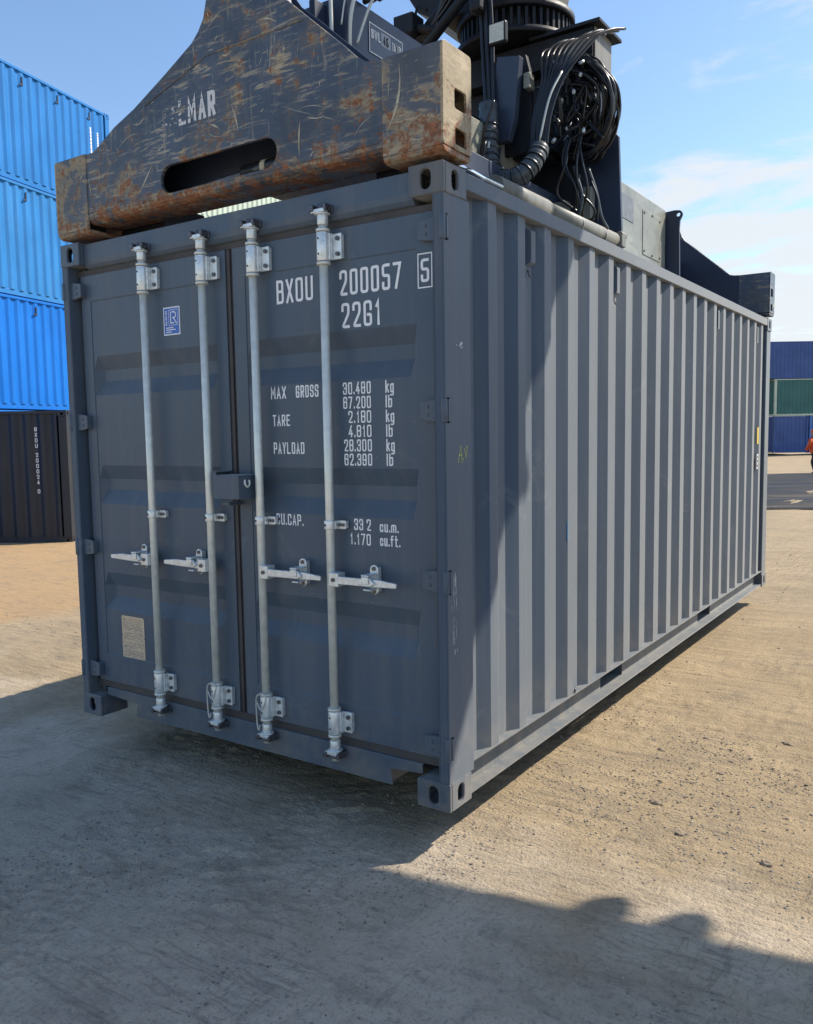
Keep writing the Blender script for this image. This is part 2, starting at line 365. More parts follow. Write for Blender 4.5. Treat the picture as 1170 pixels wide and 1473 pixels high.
def ribbon(mb, pts, st, y, fn, mi=0):
    P = [Vector(p) for p in pts]; n = len(P); Ls = []; Rs = []
    closed = n > 4 and (P[0] - P[-1]).length < st * .2
    if closed: P = P[:-1]; n -= 1
    for i in range(n):
        d1 = (P[i] - P[i-1]).normalized() if (i > 0 or closed) else (P[1] - P[0]).normalized()
        d2 = (P[(i+1) % n] - P[i]).normalized() if (i < n - 1 or closed) else (P[-1] - P[-2]).normalized()
        if closed: P0 = P[i]
        elif i == 0: P0 = P[0] - d2 * st / 2 * .98
        elif i == n - 1: P0 = P[-1] + d1 * st / 2 * .98
        else: P0 = P[i]
        n1 = Vector((-d1.y, d1.x)); n2 = Vector((-d2.y, d2.x)); mn = (n1 + n2)
        if mn.length < .2: mn = n1
        mn.normalize(); k = st / 2 / max(.45, mn.dot(n1))
        Ls.append(P0 + mn * k); Rs.append(P0 - mn * k)
    vs = [fn(p.x, p.y, y) for p in Ls] + [fn(p.x, p.y, y) for p in Rs]
    mb.add(vs, [(i, (i + 1) % n, n + (i + 1) % n, n + i) for i in range(n if closed else n - 1)], mi)
def lettering(name, text, x, z, w, h, st, y, mat, parent, gap=.3, fn=XZ, widths=None, sgn=-1, **tags):
    """text between x and x+w; each glyph equal width except . and l and 1"""
    rel = [{'.': .28, ' ': .55, 'l': .35, '1': .72, 'M': 1.15, 'm': 1.5, 'W': 1.3}.get(c, 1.) for c in text]
    g = gap; tot = sum(rel) + g * (len(text) - 1); u = w / tot; mb = MB(); cx = x; k = 0
    for c, r_ in zip(text, rel):
        if c != ' ':
            for pl in glyph_lines(c, cx, z, u * r_, h, st):
                ribbon(mb, pl, st, y + sgn * .0002 * (k % 7), fn); k += 1
        cx += u * (r_ + g)
    return mb.build(name, mat, parent, **tags)

# ------------------------------------------------------------------ ground
GZ = -0.182
def sstep(t): t = np.clip(t, 0, 1); return t * t * (3 - 2 * t)
def gdrop(x, y):
    return -0.17 * sstep((0.8 - x) / 2.6) - 0.11 * sstep((-x - 2) / 8) + 0.10 * 0
_rng = np.random.RandomState(3); _tab = _rng.rand(256, 256)
def vnoise(x, y):
    xi = np.floor(x).astype(int); yi = np.floor(y).astype(int); fx = x - xi; fy = y - yi
    fx = fx * fx * (3 - 2 * fx); fy = fy * fy * (3 - 2 * fy)
    a = _tab[xi % 256, yi % 256]; b = _tab[(xi + 1) % 256, yi % 256]; c = _tab[xi % 256, (yi + 1) % 256]; d = _tab[(xi + 1) % 256, (yi + 1) % 256]
    return (a + (b - a) * fx) * (1 - fy) + (c + (d - c) * fx) * fy - .5
def fbm(x, y, o=4):
    s = 0; a = 1
    for k in range(o): s = s + a * vnoise(x * 2**k + 17 * k, y * 2**k + 9 * k); a *= .5
    return s
def ground_h(x, y, fine=True):
    x = np.asarray(x, float); y = np.asarray(y, float)
    h = GZ + gdrop(x, y)
    h = h + .020 * fbm(x * .5 + 5, y * .5) + .008 * fbm(x * 2.1, y * 2.1 + 4)
    # scuffed, dragged ridges running diagonally, like scraper marks
    u = x * .80 + y * .60; v = -x * .60 + y * .80
    patch = np.clip(fbm(x * .9 + 31, y * .9 + 8, 3) * 2.2 + .35, 0, 1)
    h = h + patch * .017 * np.abs(fbm(u * 2.0 + 3, v * 13, 4)) + .006 * np.abs(fbm(u * 1.3 + 9, v * 6.5 + 2, 4))
    h = h + .0045 * np.abs(fbm(x * 14, y * 14, 3))
    if True:
        rough = np.clip(fbm(x * 1.7 + 60, y * 1.7 + 20, 3) * 3 - .15, 0, 1)
        h = h + rough * .019 * np.clip(fbm(x * 22 + 2, y * 22 + 11, 3) + .12, 0, 1)
    # tyre tread prints at the near left: rows of small dents between two shallow ruts
    for (ox, oy, ang, wid) in ((1.35, -1.12, R_(-62), .34),):
        du = (x - ox) * math.cos(ang) + (y - oy) * math.sin(ang); dv = -(x - ox) * math.sin(ang) + (y - oy) * math.cos(ang)
        inside = (np.abs(dv) < wid / 2) & (du > -1.6) & (du < 1.0)
        inside = inside & (fbm(x * 2.3 + 3, y * 2.3 + 1, 3) > -.08) & (du > -.25)
        cell = (np.abs(((du / .065) % 1) - .5) < .24) & (np.abs(((dv / .075) % 1) - .5) < .20)
        h = h - np.where(inside & cell, .008, 0) - np.where((np.abs(np.abs(dv) - wid / 2) < .010) & (du > -.3) & (du < 1.0), .005, 0)
    return h
def axis(lo, hi, step, a, b, g=1.06, gm=40):
    c = list(np.arange(lo, hi, step)); s = step; p = c[-1]; out = []
    while p < b: s = min(s * g, gm); p += s; out.append(p)
    s = step; p = c[0]; inn = []
    while p > a: s = min(s * g, gm); p -= s; inn.append(p)
    return np.array(inn[::-1] + c + out)
gx = axis(0.9, 4.3, .013, -900, 900, 1.022, 60); gy = axis(-1.75, 1.2, .013, -900, 900, 1.022, 60)
X, Y = np.meshgrid(gx, gy); Z = ground_h(X, Y)
# beyond the fine part keep relief gentle
me = bpy.data.meshes.new('ground'); nx, ny = len(gx), len(gy)
V = np.stack([X, Y, Z], -1).reshape(-1, 3); ii = np.arange((nx - 1) * (ny - 1)); r_ = ii // (nx - 1); c_ = ii % (nx - 1); a_ = r_ * nx + c_
F = np.stack([a_, a_ + 1, a_ + nx + 1, a_ + nx], -1)
me.vertices.add(len(V)); me.vertices.foreach_set('co', V.ravel()); me.loops.add(F.size); me.loops.foreach_set('vertex_index', F.ravel().astype(np.int32))
me.polygons.add(len(F)); me.polygons.foreach_set('loop_start', (np.arange(len(F)) * 4).astype(np.int32)); me.polygons.foreach_set('loop_total', np.full(len(F), 4, np.int32))
me.polygons.foreach_set('use_smooth', np.ones(len(F), bool)); me.update(calc_edges=True)
def ground_mat():
    mt, N, L, B = newmat('sandy_ground'); v = obj_vec(N)
    big = nnoise(N, L, v, .22, 5, .6); mid = nnoise(N, L, v, 1.5, 7, .62, .3); drag = nnoise(N, L, nmap(N, L, v, (1.1, 7.5, 1), (0, 0, R_(-38))), 1.5, 7, .65, .5)
    grit = nnoise(N, L, v, 60, 6, .7); peb = nnoise(N, L, v, 190, 3, .6)
    vor = N.new('ShaderNodeTexVoronoi'); vor.inputs['Scale'].default_value = 75; L.new(v, vor.inputs['Vector'])
    c = nmix(N, L, nramp(N, L, mid, .35, .68), (.385, .29, .172), (.49, .37, .222))
    c = nmix(N, L, nramp(N, L, drag, .42, .72, 0, .6), c, (.27, .205, .135))
    # gravel near the camera painted paler to brighten its shade; sandier to the right
    sep = N.new('ShaderNodeSeparateXYZ'); L.new(v, sep.inputs[0])
    g = nmath(N, L, 'ADD', nmath(N, L, 'MULTIPLY', sep.outputs[1], -.9), nmath(N, L, 'MULTIPLY', nmath(N, L, 'SUBTRACT', mid, .5), 2.2))
    g = nmath(N, L, 'ADD', g, nmath(N, L, 'MULTIPLY', sep.outputs[0], -.12))
    c = nmix(N, L, nramp(N, L, g, -.75, .25, 0, .85), c, nmix(N, L, nramp(N, L, mid, .3, .7), (.52, .43, .335), (.66, .555, .43)))
    # sand spill on the left, in front of the dark container
    sx = nmath(N, L, 'ADD', sep.outputs[0], nmath(N, L, 'MULTIPLY', nmath(N, L, 'SUBTRACT', mid, .5), 1.5))
    sandm = nmath(N, L, 'MULTIPLY', nramp(N, L, sx, -3.9, -4.3), nramp(N, L, sep.outputs[1], 30, 28))
    c = nmix(N, L, sandm, c, (.46, .30, .15))
    blot = nnoise(N, L, nmap(N, L, v, (1, 1.8, 1), (0, 0, R_(-30)), (4, 2, 0)), 3.2, 9, .72, .5)
    c = nmix(N, L, nramp(N, L, blot, .52, .66, 0, .42), c, (.20, .165, .125))
    fineb = nnoise(N, L, v, 24, 8, .75, .4)
    c = nmix(N, L, nramp(N, L, fineb, .56, .66, 0, .5), c, (.19, .155, .12))
    c = nmix(N, L, nramp(N, L, grit, .52, .72, 0, .6), c, (.17, .14, .11))
    sc_ = nnoise(N, L, nmap(N, L, v, (2.2, 19, 1), (0, 0, R_(-36)), (3, 7, 0)), 2.0, 8, .7, .7)
    pt_ = nramp(N, L, nnoise(N, L, nmap(N, L, v, (1, 1, 1), loc=(21, 3, 0)), 1.25, 5, .6, .4), .47, .60, 0, 1)
    c = nmix(N, L, nmath(N, L, 'MULTIPLY', nramp(N, L, sc_, .50, .64, 0, .55), pt_), c, (.175, .15, .12))
    sc2 = nnoise(N, L, nmap(N, L, v, (17, 2.6, 1), (0, 0, R_(22)), (9, 1, 0)), 1.7, 8, .7, .9)
    c = nmix(N, L, nmath(N, L, 'MULTIPLY', nramp(N, L, sc2, .54, .66, 0, .45), nramp(N, L, mid, .45, .60)), c, (.16, .13, .10))
    c = nmix(N, L, nmath(N, L, 'MULTIPLY', nramp(N, L, fineb, .36, .28, 0, .55), nramp(N, L, blot, .35, .5, .3, 1)), c, (.62, .54, .43))
    c = nmix(N, L, nramp(N, L, peb, .60, .72, 0, .35), c, (.50, .44, .36))
    c = nmix(N, L, nramp(N, L, big, .55, .75, 0, .35), c, (.30, .24, .17))
    L.new(c, B.inputs['Base Color']); B.inputs['Roughness'].default_value = .93; B.inputs['Specular IOR Level'].default_value = .25
    h = nmath(N, L, 'ADD', nmath(N, L, 'MULTIPLY', grit, 1.0), nmath(N, L, 'ADD', nmath(N, L, 'MULTIPLY', peb, .45), nmath(N, L, 'MULTIPLY', drag, 2.2)))
    h = nmath(N, L, 'ADD', h, nmath(N, L, 'MULTIPLY', vor.outputs['Distance'], -.3))
    nbump(N, L, h, 1.0, .013, B)
    return mt
me.materials.append(ground_mat()); g_o = bpy.data.objects.new('ground', me); col.objects.link(g_o); g_o['kind'] = 'structure'

def sheet(name, poly, mat, lift, n=40, kind='structure', noisy=.0):
    """irregular sheet following the ground a few mm above it"""
    bm = bmesh.new(); vs = [bm.verts.new((p[0], p[1], 0)) for p in poly]; bm.faces.new(vs)
    bmesh.ops.triangulate(bm, faces=bm.faces); 
    for k in range(n): pass
    me = bpy.data.meshes.new(name); bm.to_mesh(me); bm.free(); me.materials.append(mat)
    for v in me.vertices: v.co.z = GZ + float(gdrop(np.array(v.co.x), np.array(v.co.y))) + lift
    o = bpy.data.objects.new(name, me); col.objects.link(o); o['kind'] = kind; return o
wet_shade_m, N, L, B = newmat('wet_ground_shade'); v = obj_vec(N)
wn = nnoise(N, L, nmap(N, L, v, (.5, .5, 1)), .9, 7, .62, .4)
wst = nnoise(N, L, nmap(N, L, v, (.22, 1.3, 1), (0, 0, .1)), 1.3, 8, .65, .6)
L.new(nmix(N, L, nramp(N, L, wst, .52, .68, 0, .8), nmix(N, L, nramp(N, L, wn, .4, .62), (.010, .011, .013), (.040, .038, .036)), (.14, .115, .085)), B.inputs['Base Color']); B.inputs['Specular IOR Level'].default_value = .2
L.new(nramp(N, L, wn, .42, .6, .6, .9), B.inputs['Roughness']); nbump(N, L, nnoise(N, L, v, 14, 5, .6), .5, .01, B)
def wob(x0, x1, y0, y1, s, amp=.5):
    rr = random.Random(s); P = []
    for k in range(40): t = k / 39; P.append((x0 + (x1 - x0) * t, y0 + rr.uniform(-amp, amp) * .5 + amp * math.sin(k * .7 + s)))
    for k in range(40): t = 1 - k / 39; P.append((x0 + (x1 - x0) * t, y1 + rr.uniform(-amp, amp) * .5 + amp * math.sin(k * .9 + s)))
    return P
sheet('shaded_wet_patch', wob(-14, 26, 16.4, 33.5, 2, .35), wet_shade_m, .030)  # wet ground, with an unseen stack's shadow put into its dark colour
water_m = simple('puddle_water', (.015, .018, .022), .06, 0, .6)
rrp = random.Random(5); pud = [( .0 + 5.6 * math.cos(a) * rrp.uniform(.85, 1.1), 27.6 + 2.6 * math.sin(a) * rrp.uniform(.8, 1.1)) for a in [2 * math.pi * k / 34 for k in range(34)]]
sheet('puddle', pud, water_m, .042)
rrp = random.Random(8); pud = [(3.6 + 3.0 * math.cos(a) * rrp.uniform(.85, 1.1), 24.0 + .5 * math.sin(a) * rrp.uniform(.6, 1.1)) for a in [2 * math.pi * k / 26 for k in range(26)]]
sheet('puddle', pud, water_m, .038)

# loose stones and crumbs of earth (countless)
def stones(name, n, rmin, rmax, region, mat, seed, dens=None):
    rr = np.random.RandomState(seed); base = [(1,0,0),(-1,0,0),(0,1,0),(0,-1,0),(0,0,1),(0,0,-1)]
    fs = [(0,2,4),(2,1,4),(1,3,4),(3,0,4),(2,0,5),(1,2,5),(3,1,5),(0,3,5)]
    bm = bmesh.new(); bmesh.ops.create_icosphere(bm, subdivisions=1, radius=1); bm.verts.index_update()
    B_ = np.array([v.co[:] for v in bm.verts]); Fb = np.array([[v.index for v in f.verts] for f in bm.faces]); bm.free()
    x0, x1, y0, y1 = region; px = rr.uniform(x0, x1, n); py = rr.uniform(y0, y1, n)
    keep = (fbm(px * 1.3 + 40, py * 1.3 + 7, 3) * 2.2 + .38) > rr.rand(n); px = px[keep]; py = py[keep]; n = len(px)
    pr = rmin + (rmax - rmin) * rr.rand(n)**4; pz = ground_h(px, py) + pr * .12
    ang = rr.rand(n) * 6.283; jit = 1 + .45 * (rr.rand(n, len(B_), 1) - .5)
    P = B_[None] * jit * pr[:, None, None] * np.stack([np.ones(n), .6 + .4 * rr.rand(n), .42 + .3 * rr.rand(n)], -1)[:, None, :]
    ca, sa = np.cos(ang)[:, None], np.sin(ang)[:, None]
    Q = np.stack([P[..., 0] * ca - P[..., 1] * sa + px[:, None], P[..., 0] * sa + P[..., 1] * ca + py[:, None], P[..., 2] + pz[:, None]], -1).reshape(-1, 3)
    F_ = (Fb[None] + (np.arange(n) * len(B_))[:, None, None]).reshape(-1, 3)
    me = bpy.data.meshes.new(name); me.from_pydata(Q.tolist(), [], F_.tolist()); me.materials.append(mat)
    o = bpy.data.objects.new(name, me); col.objects.link(o); o['kind'] = 'stuff'
    o['label'] = 'loose stones and crumbs of earth scattered over the yard ground'; o['category'] = 'gravel'; return o
st_m, N, L, B = newmat('stone'); oi = N.new('ShaderNodeNewGeometry')
L.new(nmix(N, L, oi.outputs['Random Per Island'], (.17, .14, .11), (.40, .34, .26)), B.inputs['Base Color']); B.inputs['Roughness'].default_value = .9
stones('gravel', 52000, .0012, .0085, (.9, 4.4, -1.8, 2.2), st_m, 1)
stones('gravel', 8000, .002, .014, (-7, 5.0, 1.0, 13), st_m, 2)

# clods and torn-up spots seen singly
clod_m, N, L, B = newmat('earth_clod'); v = obj_vec(N)
L.new(nmix(N, L, nnoise(N, L, v, 30, 6, .7), (.20, .155, .11), (.40, .31, .21)), B.inputs['Base Color']); B.inputs['Roughness'].default_value = .95
nbump(N, L, nnoise(N, L, v, 40, 6, .7), 1, .01, B)
def clod(x, y, r, label, seed, group=None):
    rr = random.Random(seed); mb = MB()
    for k in range(7):
        bm = bmesh.new(); bmesh.ops.create_icosphere(bm, subdivisions=2, radius=1)
        a = rr.uniform(0, 6.28); d = rr.uniform(0, r * 1.3) * (k > 0); rk = r * (1 if k == 0 else rr.uniform(.2, .5)); cx = x + math.cos(a) * d; cy = y + math.sin(a) * d
        cz = float(ground_h(cx, cy)) + rk * .12; off = Vector((rr.uniform(0, 9), 3, 4)); bm.verts.index_update()
        vs = []
        for vv in bm.verts:
            s_ = 1 + .5 * mnoise.noise(vv.co * 1.8 + off); vs.append((cx + vv.co.x * rk * s_, cy + vv.co.y * rk * .75 * s_, cz + vv.co.z * rk * .45 * s_))
        mb.add(vs, [[q.index for q in f.verts] for f in bm.faces]); bm.free()
    o = mb.build('earth_clod', clod_m, None, label=label, category='clod')
    if group: o['group'] = group
clod(2.98, .95, .028, 'dark crumbled clod of earth near the front corner of the container', 1)
clod(3.17, .70, .024, 'small twisted clod beside the rounded shadow edge, sunlit', 2)
clod(3.53, .63, .026, 'largest dark clod of earth at the right edge of the photo', 3)
clod(2.80, 1.60, .020, 'pale stone lump in the sand beside the container', 4)
clod(3.36, 2.05, .024, 'flat brown clod in the torn-up sand at right', 5)

stones('gravel', 2300, .002, .012, (2.8, 4.0, .9, 3.4), clod_m, 5)

# ------------------------------------------------------------------ the lifted container
H, W, LN = 2.591, 2.438, 6.058
ct = empty('shipping_container', (0, 0, 0), label='anthracite grey twenty foot container hanging just above the ground under the rusty spreader', category='shipping container')
def casting(parent, x0, sx, y0, sy, z0, mat, name='corner_casting', sc=1.0):
    """hollow cast corner with oval holes; sx, sy = direction (+1/-1) from the outer corner inwards"""
    mb = MB(); a, b, c = .162, .178, .118
    X_ = lambda p: x0 + sx * p; Y_ = lambda p: y0 + sy * p
    t = .016
    holed(mb, [(0, z0), (a, z0), (a, z0 + c), (0, z0 + c)], [stadium(a / 2 + .002, z0 + c / 2, .050, .079)], 0, t, lambda p, q, u: (X_(p), Y_(u), q))
    holed(mb, [(t + .0003, z0), (b, z0), (b, z0 + c), (t + .0003, z0 + c)], [stadium(b / 2, z0 + c / 2, .050, .079)], 0, t, lambda p, q, u: (X_(u), Y_(p), q))
    mb.box(min(X_(t), X_(a)), max(X_(t), X_(a)), min(Y_(b - .012), Y_(b)), max(Y_(b - .012), Y_(b)), z0 + .002, z0 + c - .002)
    mb.box(min(X_(a - .012), X_(a - .001)), max(X_(a - .012), X_(a - .001)), min(Y_(t), Y_(b - .013)), max(Y_(t), Y_(b - .013)), z0 + .002, z0 + c - .002)
    mb.box(min(X_(t), X_(a - .013)), max(X_(t), X_(a - .013)), min(Y_(t), Y_(b - .013)), max(Y_(t), Y_(b - .013)), z0 + .001, z0 + .013)
    mb.box(min(X_(t), X_(a - .013)), max(X_(t), X_(a - .013)), min(Y_(t), Y_(b - .013)), max(Y_(t), Y_(b - .013)), z0 + c - .013, z0 + c - .001)
    return mb.build(name, mat, parent, bevel=.005)
for xx, sx in ((0, 1), (W, -1)):
    for yy, sy in ((0, 1), (LN, -1)):
        for zz in (0, H - .118):
            casting(ct, xx, sx, yy, sy, zz, M['grey_worn'] if (xx == W and yy == 0) else M['grey'])
ZS = [2.345, 1.64, .952, .262]            # hinge heights
def post(parent, x_out, s):
    mb = MB(); X_ = lambda p: x_out + s * p
    holes = [rrect(.012, .040, z - .050, z + .050, .004, 1) for z in ZS]
    holed(mb, [(.004, .118), (.205, .118), (.205, 2.473), (.004, 2.473)], holes, .004, .010, lambda p, q, u: (X_(u), p, q))
    mb.box(min(X_(.010), X_(.048)), max(X_(.010), X_(.048)), .004, .010, .118, 2.473)
    mb.box(min(X_(.048), X_(.054)), max(X_(.048), X_(.054)), .004, .10, .118, 2.473)
    mb.box(min(X_(.010), X_(.050)), max(X_(.010), X_(.050)), .199, .205, .118, 2.473)
    mb.box(min(X_(.054), X_(.085)), max(X_(.054), X_(.085)), .094, .10, .118, 2.473)
    mb.box(min(X_(.044), X_(.050)), max(X_(.044), X_(.050)), .10, .199, .118, 2.473)
    return mb.build('corner_post', M['grey_side'], parent, bevel=.003)
post(ct, 0, 1); post(ct, W, -1)
for x0, x1 in ((.006, .10), (W - .10, W - .006)):
    MB().box(x0, x1, LN - .178, LN - .004, .118, H - .118).build('corner_post', M['grey'], ct, bevel=.01)
def ext_x(name, prof, x0, x1, mat, parent, bev=0):
    return MB().prism(prof, x0, x1, lambda p, q, t: (t, p, q)).build(name, mat, parent, bevel=bev)
ext_x('header', [(.034, 2.583), (.032, 2.50), (.036, 2.474), (.048, 2.458), (.07, 2.452), (.12, 2.452), (.12, 2.583)], .1625, W - .1625, M['grey'], ct, .004)
mb = MB()
mb.prism([(.420, .033), (2.118, .033), (2.112, .098), (2.275, .125), (2.275, .160), (.163, .160), (.163, .125), (.402, .098)][::-1] if False else [(.405, .033), (2.118, .033), (2.108, .104), (2.275, .118), (2.275, .160), (.163, .160), (.163, .118), (.418, .104)], .046, .052, XZ)
mb.box(.1635, 2.2745, .0525, .10, .154, .1595)
mb.box(.419, 2.107, .0525, .13, .034, .040)
mb.box(2.100, 2.106, .0525, .20, .041, .115); mb.box(.420, .426, .0525, .20, .041, .115)
mb.build('sill', M['grey'], ct, bevel=.003)
ext_x('gasket', [(.058, 2.452), (.060, 2.425), (.10, 2.425), (.10, 2.4515)], .06, W - .06, M['rubber'], ct)
ext_x('gasket', [(.056, .162), (.060, .196), (.10, .196), (.10, .162)], .06, W - .06, M['rubber'], ct)

def corr(mb, a0, a1, z0, z1, phase, dep, fn, pitch=.279, mi=0):
    """corrugated sheet along axis a; fn(a, d, z) with d = inward depth"""
    k0 = int((a0 - phase) / pitch) - 2; pts = []
    k = k0
    while True:
        e = phase + k * pitch
        pts += [(e - .072, 0), (e, 0), (e + .068, dep), (e + .138, dep)]
        k += 1
        if e > a1: break
    out = []
    def dat(a):
        for (p, q), (r, s) in zip(pts, pts[1:]):
            if p <= a <= r: return q + (s - q) * (a - p) / max(1e-9, r - p)
        return 0
    out = [(a0, dat(a0))] + [p for p in pts if a0 < p[0] < a1] + [(a1, dat(a1))]
    n = len(out)
    vs = [fn(a, d, z0) for a, d in out] + [fn(a, d, z1) for a, d in out]
    mb.add(vs, [(i, i + 1, n + i + 1, n + i) for i in range(n - 1)], mi)
mb = MB(); corr(mb, .2055, 5.8795, .152, 2.545, .453, .036, lambda a, d, z: (2.421 - d, a, z))
sp = mb.build('side_panel', M['grey_side'], ct)
md = sp.modifiers.new('t', 'SOLIDIFY'); md.thickness = .002; md.offset = 0
md = sp.modifiers.new('edge', 'BEVEL'); md.width = .006; md.segments = 2; md.limit_method = 'ANGLE'; md.angle_limit = R_(20)
mb = MB(); corr(mb, .2055, 5.8795, .152, 2.545, .453, .036, lambda a, d, z: (.017 + d, a, z)); mb.build('side_panel', M['grey'], ct)
mb = MB(); corr(mb, .102, W - .102, .152, 2.545, .3, .036, lambda a, d, z: (a, LN - .02 - d, z)); mb.build('end_panel', M['grey'], ct)
MB().box(.0605, W - .0605, .12, LN - .05, 2.560, 2.572).build('roof', M['grey'], ct)
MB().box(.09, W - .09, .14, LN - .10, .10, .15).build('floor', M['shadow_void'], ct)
for s, x in ((1, W), (-1, 0)):
    lo, hi = (W - .060, W - .003) if s > 0 else (.003, .060)
    MB().box(lo, hi, .1785, LN - .1785, 2.517, 2.583).build('top_rail', M['grey_side'], ct, bevel=.004)
    mb = MB(); wx = 2.366 if s > 0 else W - 2.366
    fp = [(1.82, 2.18), (3.87, 4.23)]
    holed(mb, [(.1785, .024), (LN - .1785, .024), (LN - .1785, .150), (.1785, .150)], [rrect(a, b, .030, .146, .004, 1) for a, b in fp], wx - .002, wx + .002, lambda p, q, t: (t, p, q))
    if s > 0: mb.box(2.355, 2.430, .1785, LN - .1785, .1502, .1562); mb.box(2.364, 2.428, .1785, LN - .1785, .014, .0238)
    else: mb.box(.008, .083, .1785, LN - .1785, .1502, .1562); mb.box(.010, .074, .1785, LN - .1785, .014, .0238)
    mb.build('bottom_rail', M['grey_worn'] if s > 0 else M['grey'], ct)
for a, b in fp:
    mb = MB(); mb.box(.08, 2.36, a - .006, a, .03, .145); mb.box(.08, 2.36, b, b + .006, .03, .145); mb.box(.08, 2.36, a, b, .025, .030)
    mb.build('fork_pocket', M['grey'], ct)
for k in range(17):
    y = .35 + k * .335
    if any(a - .05 < y < b + .05 for a, b in fp): continue
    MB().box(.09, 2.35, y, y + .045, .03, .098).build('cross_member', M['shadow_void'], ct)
for y in (.80, 1.93, 4.24, 5.50):   # small ventilator covers under the top rail
    e = .453 + round((y - .453 - .10) / .279) * .279 + .068
    mb = MB(); mb.hexa([(2.386, e + .004, 2.32), (2.412, e + .010, 2.335), (2.412, e + .062, 2.335), (2.386, e + .067, 2.32)], [(2.386, e + .004, 2.49), (2.412, e + .010, 2.478), (2.412, e + .062, 2.478), (2.386, e + .067, 2.49)])
    mb.box(2.4125, 2.4145, e + .012, e + .022, 2.345, 2.47); mb.build('vent_cover', M['grey_side'], ct, bevel=.003)
    MB().tube([(2.392, e + .02, 2.30), (2.400, e + .02, 2.275), (2.400, e + .045, 2.27)], .004, 6).build('lashing_hook', M['darksteel'], ct)
MB().tube([(2.427, 1.30, .160), (2.430, 1.30, .176), (2.420, 1.33, .182), (2.412, 1.35, .170)], .005, 6).build('lashing_hook', M['darksteel'], ct)
MB().box(2.4222, 2.4230, 5.60, 5.66, 1.40, 1.555).build('warning_sticker', M['yellow_sticker'], ct)
lb = MB().box(2.4222, 2.4230, 5.60, 5.665, 1.165, 1.305).build('label', M['label'], ct)
lettering('label_text', '5', 0, 0, 1, 1, .2, 0, M['shadow_void'], lb, fn=lambda p, q, t: (2.4234, 5.612 + p * .04, 1.18 + q * .11))
# handwritten yellow mark on the post
mb = MB(); px = W - .0025
for pl in ([(.098, 1.432), (.118, 1.500), (.128, 1.432)], [(.104, 1.462), (.127, 1.460)], [(.136, 1.447), (.139, 1.445)], [(.147, 1.487), (.160, 1.449), (.170, 1.492), (.163, 1.497)]):
    ribbon(mb, pl, .0035, W - .0034, lambda p, q, t: (t, p, q))
mb.build('chalk_mark', M['yellow'], ct)
mb = MB(); rr = random.Random(4)
for k in range(34):
    y = .055 + rr.gauss(0, .014); z = .80 + rr.uniform(-.16, .16); l = rr.uniform(.006, .045)
    ribbon(mb, [(y, z), (y + rr.uniform(-.004, .004), z + l)], rr.uniform(.0008, .0022), W - .0034, lambda p, q, t: (t, p, q))
for k in range(9):
    y = .115 + rr.gauss(0, .012); z = 1.905 + rr.gauss(0, .010)
    ribbon(mb, [(y, z), (y + rr.uniform(.004, .016), z + rr.uniform(-.004, .004))], rr.uniform(.002, .004), W - .0034, lambda p, q, t: (t, p, q))
mb.build('scratch_marks', M['label'], ct, kind='stuff')
mb = MB(); mb.box(2.4222, 2.4228, 1.215, 1.219, .985, 1.085); mb.build('blue_scuff', M['blue_scuff'], ct)

# ---- doors
YF = .055
def door(x0, x1, ga, gb):
    d = None; mb = MB()
    bands = [1.888, 1.30, .71]; prof = [(.198, 0), (.350, 0), (.356, .004)]
    for zc in reversed(bands): prof += [(zc - .105, .004), (zc - .030, .038), (zc + .030, .038), (zc + .105, .004)]
    prof += [(2.284, .004), (2.290, 0), (2.423, 0)]
    xs = [(x0, 0), (ga - .001, 0), (ga, .004), (ga + .034, 1), (gb - .034, 1), (gb, .004), (gb + .001, 0), (x1, 0)]
    n = len(xs); vs = []
    for z, dz in prof:
        for x, wgt in xs:
            yy = 0 if wgt == 0 else (min(dz, .004) if wgt == .004 else dz)
            vs.append((x, YF + yy, z))
    fs = [(r * n + c, r * n + c + 1, (r + 1) * n + c + 1, (r + 1) * n + c) for r in range(len(prof) - 1) for c in range(n - 1)]
    mb.add(vs, fs)
    za, zb = .198, 2.423; yb = .112
    mb.add([(x0, YF, za), (x1, YF, za), (x1, YF, zb), (x0, YF, zb), (x0, yb, za), (x1, yb, za), (x1, yb, zb), (x0, yb, zb)], [(0, 1, 5, 4), (1, 2, 6, 5), (2, 3, 7, 6), (3, 0, 4, 7), (4, 5, 6, 7)])
    return mb
def weld(o):
    bm = bmesh.new(); bm.from_mesh(o.data); bmesh.ops.remove_doubles(bm, verts=bm.verts, dist=1e-5); bmesh.ops.recalc_face_normals(bm, faces=bm.faces); bm.to_mesh(o.data); bm.free()
    md = o.modifiers.new('edge', 'BEVEL'); md.width = .006; md.segments = 3; md.limit_method = 'ANGLE'; md.angle_limit = R_(12)
doorL = door(.092, 1.196, .168, 1.122).build('door', M['grey'], ct); weld(doorL)
doorR = door(1.244, 2.352, 1.322, 2.270).build('door', M['grey'], ct); weld(doorR)
MB().box(1.1965, 1.2435, .062, .090, .198, 2.423).build('centre_gasket', M['rubber'], ct)
MB().box(1.211, 1.229, .052, .0618, .198, 2.423).build('centre_gasket', M['rubber'], ct, bevel=.004)

